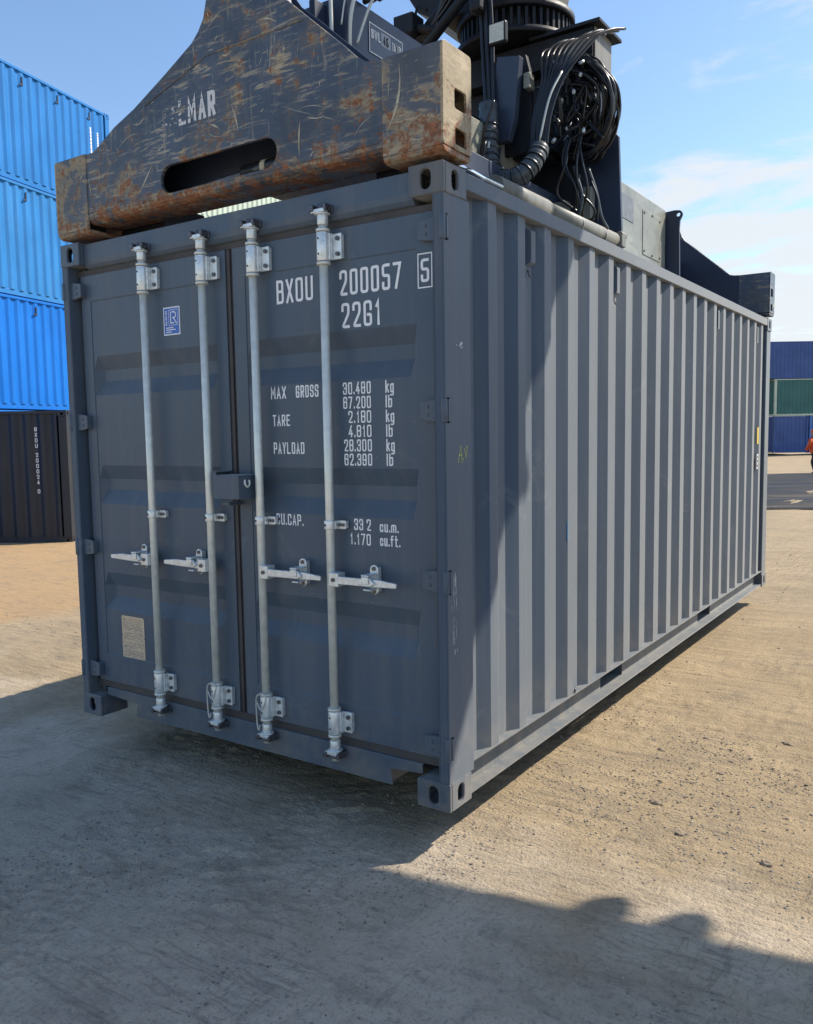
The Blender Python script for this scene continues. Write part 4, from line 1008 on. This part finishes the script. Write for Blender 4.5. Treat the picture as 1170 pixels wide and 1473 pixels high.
# worn white maker's lettering on the near beam
wl, N, L, B = newmat('worn_white_print'); v = obj_vec(N); B.inputs['Base Color'].default_value = (.62, .62, .62, 1); B.inputs['Roughness'].default_value = .6
L.new(nramp(N, L, nmath(N, L, 'ADD', nnoise(N, L, nmap(N, L, v, (8, 1, 20), (0, .4, 0)), 2.2, 6, .65), nramp(N, L, N.new('ShaderNodeSeparateXYZ').outputs[0], 0, 1, 0, 0)), .44, .47), B.inputs['Alpha'])
lx = .872
sepn = N.new('ShaderNodeSeparateXYZ'); L.new(v, sepn.inputs[0])
a_ = nmath(N, L, 'ADD', nnoise(N, L, nmap(N, L, v, (9, 1, 22), (0, .4, 0)), 2.0, 6, .65), nmath(N, L, 'MULTIPLY', nmath(N, L, 'SUBTRACT', sepn.outputs[0], 1.10), .9))
L.new(nramp(N, L, a_, .40, .43), B.inputs['Alpha'])
lettering('lettering', 'KALMAR', .872, 3.005, .372, .112, .019, -.0156, wl, sp_, gap=.26)
# weld seams
mb = MB()
for a, b in (((.76, 3.150), (1.19, 3.272)), ((1.2, 3.274), (1.77, 3.272))):
    n = 24; pts = [(a[0] + (b[0] - a[0]) * k / n, -.0150, a[1] + (b[1] - a[1]) * k / n + random.uniform(-.0015, .0015)) for k in range(n + 1)]; mb.tube(pts, .0035, 5)
mb.build('weld_seam', M['rusty_end'], sp_)

# single scrapes across the near beam: curved pale streaks and brown gouges
rr = random.Random(77); mbs = [MB(), MB(), MB()]
def inside(x, z):
    top = float(np.interp(x, [.285, .43, .677, .913, 1.098, 1.2, 1.6, 1.692, 1.819, 1.977, 2.085, 2.17], [3.012, 3.055, 3.155, 3.262, 3.352, 3.5, 3.445, 3.37, 3.258, 3.121, 3.03, 3.018]))
    return .04 < x < 2.43 and 2.71 < z < top - .03 and not (.83 < x < 1.63 and 2.69 < z < 2.87) and not (.85 < x < 1.27 and 2.98 < z < 3.14)
for k in range(210):
    x = rr.uniform(.05, 2.42); z = rr.uniform(2.71, 3.45)
    if not inside(x, z): continue
    a = rr.choice([R_(rr.uniform(15, 60)), R_(rr.uniform(-35, 10)), R_(rr.uniform(80, 100))]); l = rr.uniform(.03, .34) * rr.random()**1.6 + .015; w = rr.uniform(.0010, .0060) * rr.uniform(.3, 1) * (1.3 if l > .12 else 1)
    bend = rr.uniform(-1.2, 1.2); pts = []; px_, pz_ = x, z
    for q in range(6):
        pts.append((px_, pz_)); px_ += l / 5 * math.cos(a); pz_ += l / 5 * math.sin(a); a += bend / 6
    if not all(inside(*p) for p in pts): continue
    yy = -.0150 if .29 < x < 2.165 and .29 < pts[-1][0] < 2.165 else (-.0212 if (x < .27 and pts[-1][0] < .27) or (x > 2.19 and pts[-1][0] > 2.19) else None)
    if yy is None: continue
    n = len(pts); Ls = []; Rs = []
    for q in range(n):
        d = Vector(pts[min(q + 1, n - 1)]) - Vector(pts[max(q - 1, 0)]); d.normalize(); ww = w * math.sin(math.pi * (q + .25) / (n - .5)) * rr.uniform(.5, 1.2)
        Ls.append((pts[q][0] - d.y * ww, yy - .00002 * k / 10, pts[q][1] + d.x * ww)); Rs.append((pts[q][0] + d.y * ww, yy - .00002 * k / 10, pts[q][1] - d.x * ww))
    mbs[0 if rr.random() < .5 else (1 if rr.random() < .6 else 2)].add(Ls + Rs, [(q, q + 1, n + q + 1, n + q) for q in range(n - 1)])
for mb_, c in zip(mbs, ((.42, .38, .28), (.20, .20, .19), (.26, .09, .035))): mb_.build('scratch_marks', simple('scrape_tone', c, .6, var=.25, scale=60), sp_, kind='stuff')
# main frame between the end beams
mb = MB(); mb.box(1.00, 1.845, 3.18, 4.62, 2.72, 3.425); mb.build('main_frame', M['frame_grey'], sp_, bevel=.012)
mb = MB(); mb.box(.60, .99, 3.18, 4.62, 2.72, 3.425); mb.box(.70, 1.30, 1.37, 3.17, 2.95, 3.40); mb.build('main_frame', M['machine_blue'], sp_, bevel=.012)
mb = MB(); holed(mb, rrect(4.02, 4.47, 2.96, 3.32, .02, 3), [], 1.8455, 1.850, YZ); mb.build('hatch_cover', M['frame_grey'], sp_, bevel=.002)
for y, z in ((4.05, 3.29), (4.245, 3.30), (4.44, 3.29), (4.05, 2.99), (4.245, 2.98), (4.44, 2.99)): MB().tube([(1.850, y, z), (1.857, y, z)], .009, 6).build('bolt', M['darksteel'], sp_)
MB().box(1.8455, 1.849, 3.42, 3.80, 3.16, 3.34).build('name_panel', simple('faded_panel', (.17, .18, .19), .5, var=.25, scale=20), sp_)
for (y0, y1, w_) in ((1.6, 5.85, .0), (.19, 4.4, .42)):   # telescopic beams
    MB().box(1.30 - w_, 1.60 - w_, y0, y1, 2.97, 3.22).build('telescopic_beam', M['machine_blue'], sp_, bevel=.008)
# dark end frame behind the near beam with the load plate on its side
mb = MB(); mb.box(.72, 1.62, .48, 1.36, 2.92, 3.62); mb.build('end_frame', M['machine_blue'], sp_, bevel=.008)
for x in (.80, 1.02, 1.24, 1.46): MB().box(x, x + .035, .40, .4795, 2.93, 3.60).build('stiffener', M['machine_blue'], sp_, bevel=.003)
swl = MB().box(1.6205, 1.623, .655, .945, 3.415, 3.555).build('load_plate', simple('load_plate_dark', (.05, .07, .10), .4), sp_)
FX = lambda p, q, t: (t, p, q)
mb = MB()
for y0, y1, z0, z1 in ((.655, .945, 3.551, 3.556), (.655, .945, 3.414, 3.419), (.655, .660, 3.4195, 3.5505), (.940, .945, 3.4195, 3.5505)): mb.box(1.6232, 1.6238, y0, y1, z0, z1)
mb.build('plate_border', M['label'], swl)
MB().box(1.6232, 1.6236, .757, .836, 3.478, 3.540).build('plate_field', simple('plate_field', (.30, .32, .34), .5), swl)
lettering('lettering', 'SWL', .672, 3.485, .078, .045, .008, 1.6240, M['label'], swl, fn=FX, sgn=1)
lettering('lettering', '45', .772, 3.485, .045, .045, .008, 1.6243, M['shadow_void'], swl, fn=FX, sgn=1)
lettering('lettering', 'TONNES', .850, 3.485, .080, .040, .006, 1.6240, M['label'], swl, fn=FX, sgn=1)
# pale tubes behind the beam, lit by the sun
for pts, r in (([(1.60, .392, 3.36), (1.602, .385, 3.60), (1.60, .38, 3.9)], .0095), ([(1.62, .50, 3.38), (1.64, .485, 3.50), (1.66, .50, 3.60), (1.70, .54, 3.68)], .010), ([(1.64, .53, 3.40), (1.67, .56, 3.52), (1.70, .58, 3.60), (1.72, .62, 3.66)], .007), ([(1.62, .44, 3.46), (1.63, .46, 3.58), (1.65, .50, 3.70)], .004)):
    MB().tube(catmull(pts, 6), r, 8).build('hydraulic_tube', M['tube_lit'], sp_)
# lifting lug at the far end of the frame: plate with an eye
LUGC = (1.945, 3.378)
LUGO = [(1.62, 3.40), (1.87, 3.415), (1.91, 3.418)] + [(LUGC[0] + .036 * math.cos(R_(a)), LUGC[1] + .036 * math.sin(R_(a))) for a in (85, 60, 35, 10, -15, -40)] + [(1.960, 3.33), (1.955, 3.26), (1.962, 2.85), (1.62, 2.85)]
mb = MB(); holed(mb, LUGO, [[(LUGC[0] + .017 * math.cos(R_(a)), LUGC[1] + .017 * math.sin(R_(a))) for a in range(0, 360, 30)]], 4.64, 4.665, XZ)
mb.build('lifting_lug', M['machine_blue'], sp_, bevel=.002)
mb = MB(); mb.prism([(1.70, 2.74), (2.035, 2.80), (2.005, 3.58), (1.93, 3.66), (1.70, 3.66)], 3.04, 3.07, XZ); mb.build('bracket_plate', M['machine_blue'], sp_, bevel=.003)
# long grey cylinder lying along the top rail
MB().tube([(1.99, 1.24, 2.845), (1.99, 1.85, 2.850)], .058, 20).build('side_cylinder', M['pipe'], sp_)
MB().tube([(1.99, 1.85, 2.850), (1.99, 2.98, 2.868)], .052, 20).build('side_cylinder', M['pipe'], sp_)
for y in (1.86, 2.33, 2.72): MB().tube([(1.99, y, 2.851), (1.99, y + .012, 2.851)], .0555, 20).build('cylinder_clamp', M['pipe'], sp_)
mb = MB(); mb.box(1.955, 2.055, 2.99, 3.06, 2.82, 2.90); mb.tube([(2.03, 3.00, 2.905), (2.03, 3.09, 2.905)], .025, 10); mb.build('cylinder_foot', M['pipe'], sp_, bevel=.005)
MB().tube([(2.13, .55, 2.775), (2.13, 1.06, 2.778)], .013, 12).build('chrome_rod', M['chrome'], sp_)
MB().box(2.10, 2.16, .30, .56, 2.66, 2.74).build('rod_guide', M['machine'], sp_, bevel=.004)
MB().box(1.94, 2.12, .25, 1.10, 2.62, 2.70).build('side_guard', M['machine'], sp_, bevel=.006)
# turntable frame that carries the spreader under the boom
def plate(name, poly, y0, y1, mat='machine'): return MB().prism(poly, y0, y1, XZ).build(name, M[mat], sp_, bevel=.004)
plate('side_cheek', [(.72, 2.98), (1.74, 2.78), (1.72, 3.6), (1.62, 4.06), (.80, 4.06)], 2.94, 2.99)
plate('side_cheek', [(1.30, 3.42), (1.60, 3.42), (1.60, 3.90), (1.56, 4.05), (1.34, 4.05), (1.26, 3.8)], 2.50, 2.54)
plate('side_cheek', [(.60, 3.40), (1.74, 3.40), (1.60, 4.28), (.75, 4.28)], 3.30, 3.36)
MB().box(1.36, 1.40, 1.90, 2.90, 2.92, 3.56).build('added_frame_strip', M['frame_grey'], sp_, bevel=.004)  # grey strip added as the sunlit frame side behind the sleeve
MB().box(1.58, 1.625, 2.42, 2.50, 3.80, 3.90).build('added_frame_patch', M['frame_grey'], sp_, bevel=.006)  # pale boxes added where sunlit patches of the frame show through
MB().box(1.60, 1.70, 2.86, 2.925, 2.93, 3.16).build('added_frame_patch', M['frame_grey'], sp_, bevel=.006)
MB().box(1.78, 1.86, 2.90, 2.98, 3.02, 3.24).build('added_frame_patch', M['frame_grey'], sp_, bevel=.006)
plate('front_leg', [(1.40, 3.47), (1.50, 3.47), (1.545, 3.60), (1.585, 3.99), (1.42, 4.02), (1.385, 3.8)], 2.36, 2.42, 'machine_blue')
MB().box(.72, 1.34, 1.50, 2.60, 3.43, 3.62).build('frame_deck', M['machine'], sp_, bevel=.01)
MB().box(.62, 1.62, 2.62, 3.7, 3.43, 3.50).build('frame_deck', M['machine'], sp_, bevel=.01)
mb = MB(); mb.box(.50, 1.90, 2.82, 3.16, 4.065, 4.26); mb.build('cross_arm', M['machine'], sp_, bevel=.006)
mb = MB(); mb.box(1.45, 1.965, 2.78, 3.20, 4.262, 4.285); mb.build('arm_cover', M['machine'], sp_, bevel=.003)
mb = MB(); mb.box(1.9005, 1.912, 2.84, 3.14, 4.03, 4.262); mb.build('arm_end', M['pipe'], sp_, bevel=.003)
mb = MB(); mb.tube([(1.22, 3.03, 4.29), (1.22, 3.03, 4.33)], .44, 40); mb.tube([(1.22, 3.03, 4.33), (1.22, 3.03, 4.47)], .36, 40); mb.tube([(1.22, 3.03, 4.47), (1.22, 3.03, 4.52)], .43, 40)
mb.build('slewing_ring', M['machine'], sp_)
for k in range(48):
    a = 2 * math.pi * k / 48; tm_ = None
    if k == 0:
        g0 = MB(); g0.box(.36, .405, -.010, .010, 4.335, 4.465); tooth = g0.build('ring_tooth', M['machine'], sp_); tooth.location = (1.22, 3.03, 0)
    else:
        c_ = copy_obj(tooth, sp_); c_.rotation_euler = (0, 0, a)
mb = MB(); mb.box(1.385, 1.515, 2.30, 2.345, 4.075, 4.215); lamp = mb.build('work_lamp', M['machine'], sp_, bevel=.015)
MB().box(1.398, 1.502, 2.296, 2.2995, 4.088, 4.202).build('lamp_lens', M['lens'], lamp, bevel=.001)
mb = MB(); mb.box(1.24, 1.33, 2.30, 2.40, 4.33, 4.43); mb.build('work_lamp', M['machine'], sp_, bevel=.02)
mb = MB(); mb.box(.60, .76, 2.35, 2.50, 4.36, 4.49); mb.tube([(.76, 2.42, 4.40), (.90, 2.45, 4.36)], .03, 8); mb.tube([(.74, 2.42, 4.49), (.76, 2.42, 4.55), (.84, 2.42, 4.50)], .012, 6); mb.build('sensor_box', M['machine'], sp_, bevel=.006)
# hoses
rr = random.Random(21)
def hose(pts, r, mat='hose', name='hydraulic_hose', n=8): return MB().tube(catmull(pts, 7), r, n).build(name, M[mat], sp_)
for k in range(5):     # bundle down from the boom to the wrapped sleeve
    o_ = Vector((.02 * k - .04, .015 * (k % 2), 0))
    hose([Vector((1.30, 2.40, 4.62)) + o_, Vector((1.335, 2.38, 4.2)) + o_, Vector((1.37, 2.34, 3.85)) + o_ * .8, Vector((1.40, 2.30, 3.62)) + o_ * .6], .013)
slv = catmull([(1.395, 2.28, 3.70), (1.41, 2.26, 3.55), (1.43, 2.22, 3.40), (1.48, 2.16, 3.25), (1.58, 2.10, 3.15), (1.70, 2.10, 3.14), (1.77, 2.16, 3.22), (1.79, 2.24, 3.34)], 8)
MB().tube(slv, [.060 + .003 * math.sin(i * 2.1) for i in range(len(slv))], 16).build('hose_sleeve', M['wrap'], sp_)
for k in range(8, len(slv) - 1, 3):
    a, b = slv[k], slv[k] + (slv[k + 1] - slv[k]).normalized() * .012
    MB().tube([a, b], .0655, 16).build('sleeve_band', M['wrap'] if k % 2 else M['hose'], sp_)
for k in range(9):     # fan of hoses from the sleeve up to the arm
    x = 1.735 + .012 * k; top = 1.60 + .045 * k
    hose([(x, 2.22 + .01 * (k % 3), 3.34), (x + .01 * k * .3, 2.26, 3.55), (x + .02 + .008 * k, 2.34, 3.78), (top + .08, 2.50, 4.02), (top + .14, 2.62, 4.10 + rr.uniform(-.02, .03)), (top + .18, 2.78, 4.16)], .0095 + .002 * (k % 2), 'hose')
hose([(1.80, 2.2, 3.36), (1.86, 2.22, 3.62), (1.90, 2.32, 3.80)], .007, 'tube_lit')
for k in range(30):    # big hanging loops on the right, all of different slack
    f_ = 1.0 if k < 9 else rr.uniform(.45, .98); jy = rr.uniform(-.10, .08); pts = []
    for (x, y, z) in ((1.76, 2.78, 4.12), (1.84, 2.72, 4.06), (1.98, 2.70, 3.94), (2.095, 2.72, 3.78), (2.09, 2.76, 3.61), (1.99, 2.80, 3.46), (1.88, 2.82, 3.40), (1.74, 2.84, 3.43), (1.62, 2.86, 3.50)):
        pts.append((1.80 + (x - 1.80) * f_ + rr.uniform(-.022, .022), y + jy + rr.uniform(-.02, .02), 3.72 + (z - 3.72) * f_ + rr.uniform(-.022, .022)))
    hose(pts, rr.choice((.007, .009, .012, .014)))
for k in range(5):    # slack lines hanging down towards the cylinder
    x = rr.uniform(1.70, 1.98); hose([(x, 2.62, 3.50), (x + rr.uniform(-.05, .05), 2.58, 3.32), (x + rr.uniform(-.08, .08), 2.6, 3.14), (x + rr.uniform(-.05, .08), 2.66, 3.0), (x + rr.uniform(-.03, .05), 2.72, 2.92)], rr.choice((.006, .008, .010)), rr.choice(('hose', 'hose', 'wrap')))
for k in range(34):    # tangle of short hoses and fittings in the middle
    p = Vector((rr.uniform(1.60, 1.93), rr.uniform(2.60, 2.85), rr.uniform(3.46, 4.0)))
    q = [p + Vector((rr.uniform(-.12, .12), rr.uniform(-.05, .05), rr.uniform(-.14, .14))) for _ in range(3)]
    hose([p] + q, .008 + .003 * (k % 2))
for k in range(14):
    p = Vector((rr.uniform(1.66, 1.93), rr.uniform(2.55, 2.70), rr.uniform(3.46, 4.0))); dv = Vector((rr.uniform(-1, 1), .2, rr.uniform(-1, 1))).normalized() * .035
    MB().tube([p, p + dv * .5, p + dv], [.011, .013, .010], 6).build('hose_fitting', M['zinc'], sp_)
mb = MB(); mb.box(1.70, 1.90, 2.86, 3.10, 3.62, 3.98); mb.build('valve_block', M['machine'], sp_, bevel=.01)
mb = MB(); mb.box(1.62, 1.80, 2.90, 3.05, 3.52, 3.70); mb.build('valve_block', M['machine'], sp_, bevel=.01)
mb = MB(); mb.box(1.86, 1.97, 2.92, 3.12, 3.56, 3.70); mb.build('valve_cover', M['pipe'], sp_, bevel=.01)
for pts, r, mt in (([(1.86, 2.6, 3.30), (1.92, 2.6, 3.10), (1.90, 2.6, 2.98), (1.84, 2.62, 2.93), (1.76, 2.64, 2.97), (1.70, 2.64, 3.08)], .011, 'wrap'),
                   ([(1.92, 2.7, 3.30), (1.97, 2.72, 3.14), (2.0, 2.74, 2.98), (2.03, 2.78, 2.90)], .012, 'wrap'),
                   ([(1.94, 2.7, 3.22), (1.99, 2.70, 3.08), (1.98, 2.72, 2.94)], .008, 'hose'),
                   ([(1.90, 2.6, 3.24), (1.88, 2.62, 3.05), (1.90, 2.64, 2.92), (1.95, 2.68, 2.88)], .007, 'hose'),
                   ([(1.44, 2.08, 3.30), (1.50, 2.04, 3.45), (1.56, 2.05, 3.62)], .009, 'hose')):
    hose(pts, r, mt)
for k in range(5):     # thin straight lines seen against the sunlit frame
    hose([(1.45, 2.02 + .05 * k, 2.98), (1.455, 2.06 + .05 * k, 3.15), (1.46, 2.12 + .05 * k, 3.42)], .010, 'tube_lit' if k % 2 else 'hose')
hose([(1.46, 2.9, 4.52), (1.52, 2.86, 4.60), (1.60, 2.84, 4.58), (1.66, 2.84, 4.64), (1.63, 2.84, 4.72), (1.58, 2.84, 4.60), (1.60, 2.86, 4.50)], .008)
hose([(1.40, 2.8, 4.62), (1.50, 2.78, 4.56), (1.58, 2.80, 4.56)], .010, 'tube_lit')

# ------------------------------------------------------------------ reach stacker: boom and machine, standing to the right outside the picture
rs = empty('reach_stacker', (0, 0, 0), label='dark reach stacker whose boom head hangs over the spreader', category='reach stacker')
bdir = Vector((1, 0, -.278)).normalized(); up = Vector((.278, 0, 1)).normalized()
def boombox(s0, s1, hw, dn, ht, name, mat='machine'):
    b0 = Vector((1.20, 3.03, 6.26)); mb = MB(); c = []
    for s in (s0, s1):
        for (yy, zz) in ((-hw, dn), (hw, dn), (hw, dn + ht), (-hw, dn + ht)): c.append(b0 + bdir * s + up * zz + Vector((0, yy, 0)))
    mb.hexa(c[:4], c[4:]); return mb.build(name, M[mat], rs, bevel=.02)
boombox(-.5, 5.2, .40, 0, .95, 'boom'); boombox(3.6, 10.2, .47, -.07, 1.12, 'boom')
mb = MB(); mb.prism([(.42, 4.92), (.60, 4.64), (.80, 4.525), (1.36, 4.525), (1.405, 4.56), (1.47, 4.78), (1.70, 5.6), (1.95, 6.25), (.30, 6.9), (-.2, 6.4), (.05, 5.5)], 2.66, 3.40, XZ); mb.build('boom_head', M['machine'], rs, bevel=.012)
mb = MB(); mb.prism([(1.408, 4.57), (1.445, 4.57), (1.515, 4.80), (1.74, 5.58), (1.705, 5.60), (1.473, 4.79)], 2.70, 3.36, XZ); mb.build('head_liner', M['pipe'], rs, bevel=.003)
MB().tube([(.62, 2.50, 4.25), (.98, 2.5, 4.55), (1.9, 2.52, 5.3)], .052, 14).build('tilt_cylinder', M['machine'], rs)
MB().tube([(.80, 2.34, 4.15), (1.16, 2.40, 4.5), (1.8, 2.45, 5.2)], .035, 14).build('tilt_cylinder', M['machine'], rs)
for k in range(4): MB().tube(catmull([(.55 + .04 * k, 2.52, 4.20 + .05 * k), (.78 + .03 * k, 2.46, 4.36), (1.0, 2.44, 4.50 + .05 * k), (1.3, 2.46, 4.9)], 6), .012, 8).build('hydraulic_hose', M['hose'], rs)
for k in range(3): MB().tube(catmull([(1.64, .60 + .06 * k, 3.62 + .03 * k), (1.66, 1.0, 3.90), (1.60, 1.5, 4.2 + .03 * k), (1.5, 2.0, 4.7)], 6), .014, 8).build('hydraulic_hose', M['hose'], rs)
for x, r, yy in ((6.13, .09, 3.46), (6.37, .085, 3.46), (4.75, .07, 3.45)):     # rounded fittings on the boom's unseen flank, shaped to cast bumps in its shadow
    c = Vector((x, yy, 6.26 - .278 * (x - 1.2) + .02)); MB().tube([c, c + Vector((0, .06, -.03)), c + Vector((0, .12, -.05)), c + Vector((0, .16, -.07)), c + Vector((0, .185, -.08))], [r, r, r * .88, r * .6, r * .2], 20).build('boom_shadow_stub', M['machine'], rs)
for s in (-1, 1): MB().tube([(9.0, 3.03 + s * .75, 1.5), (7.6, 3.03 + s * .62, 4.4)], .11, 14).build('lift_cylinder', M['machine'], rs)
MB().box(5.4, 12.2, 2.25, 3.81, .75, 1.45).build('chassis', M['machine'], rs, bevel=.03)
MB().box(11.3, 12.9, 1.2, 4.86, .5, 2.3).build('counterweight', M['machine'], rs, bevel=.08)
MB().prism([(5.35, .95), (7.6, .95), (7.6, 2.05), (5.9, 2.05), (5.35, 1.75)], 1.05, 2.24, XZ).build('fender', M['machine'], rs, bevel=.04)
MB().prism([(5.35, .95), (7.6, .95), (7.6, 2.05), (5.9, 2.05), (5.35, 1.75)], 3.82, 5.01, XZ).build('fender', M['machine'], rs, bevel=.04)
MB().box(7.65, 11.25, 3.85, 4.9, .55, 2.35).build('engine_hood', M['machine'], rs, bevel=.06)
MB().box(7.65, 11.25, 1.15, 2.2, .55, 1.45).build('fuel_tank', M['machine'], rs, bevel=.08)
mb = MB(); mb.box(8.2, 9.8, 1.75, 2.95, 1.5, 3.1); mb.build('cab', M['machine'], rs, bevel=.05)
MB().box(8.19, 8.195, 1.85, 2.85, 2.0, 3.0).build('windscreen', M['cab_glass'], rs)
for x, r in ((6.35, .84), (11.0, .80)):
    for y0, y1 in ((1.15, 1.75), (1.80, 2.40), (3.66, 4.26), (4.31, 4.91)):
        if x > 10 and not (1.6 < y0 < 2 or 3.5 < y0 < 3.8): continue
        zc = GZ + r; wh = MB().tube([(x, y0, zc), (x, y0 + .08, zc), (x, y1 - .08, zc), (x, y1, zc)], [r * .93, r, r, r * .93], 28).build('wheel', M['tyre'], rs)
        MB().tube([(x, y0 - .01, zc), (x, y1 + .01, zc)], r * .5, 20).build('rim', M['pipe'], wh)
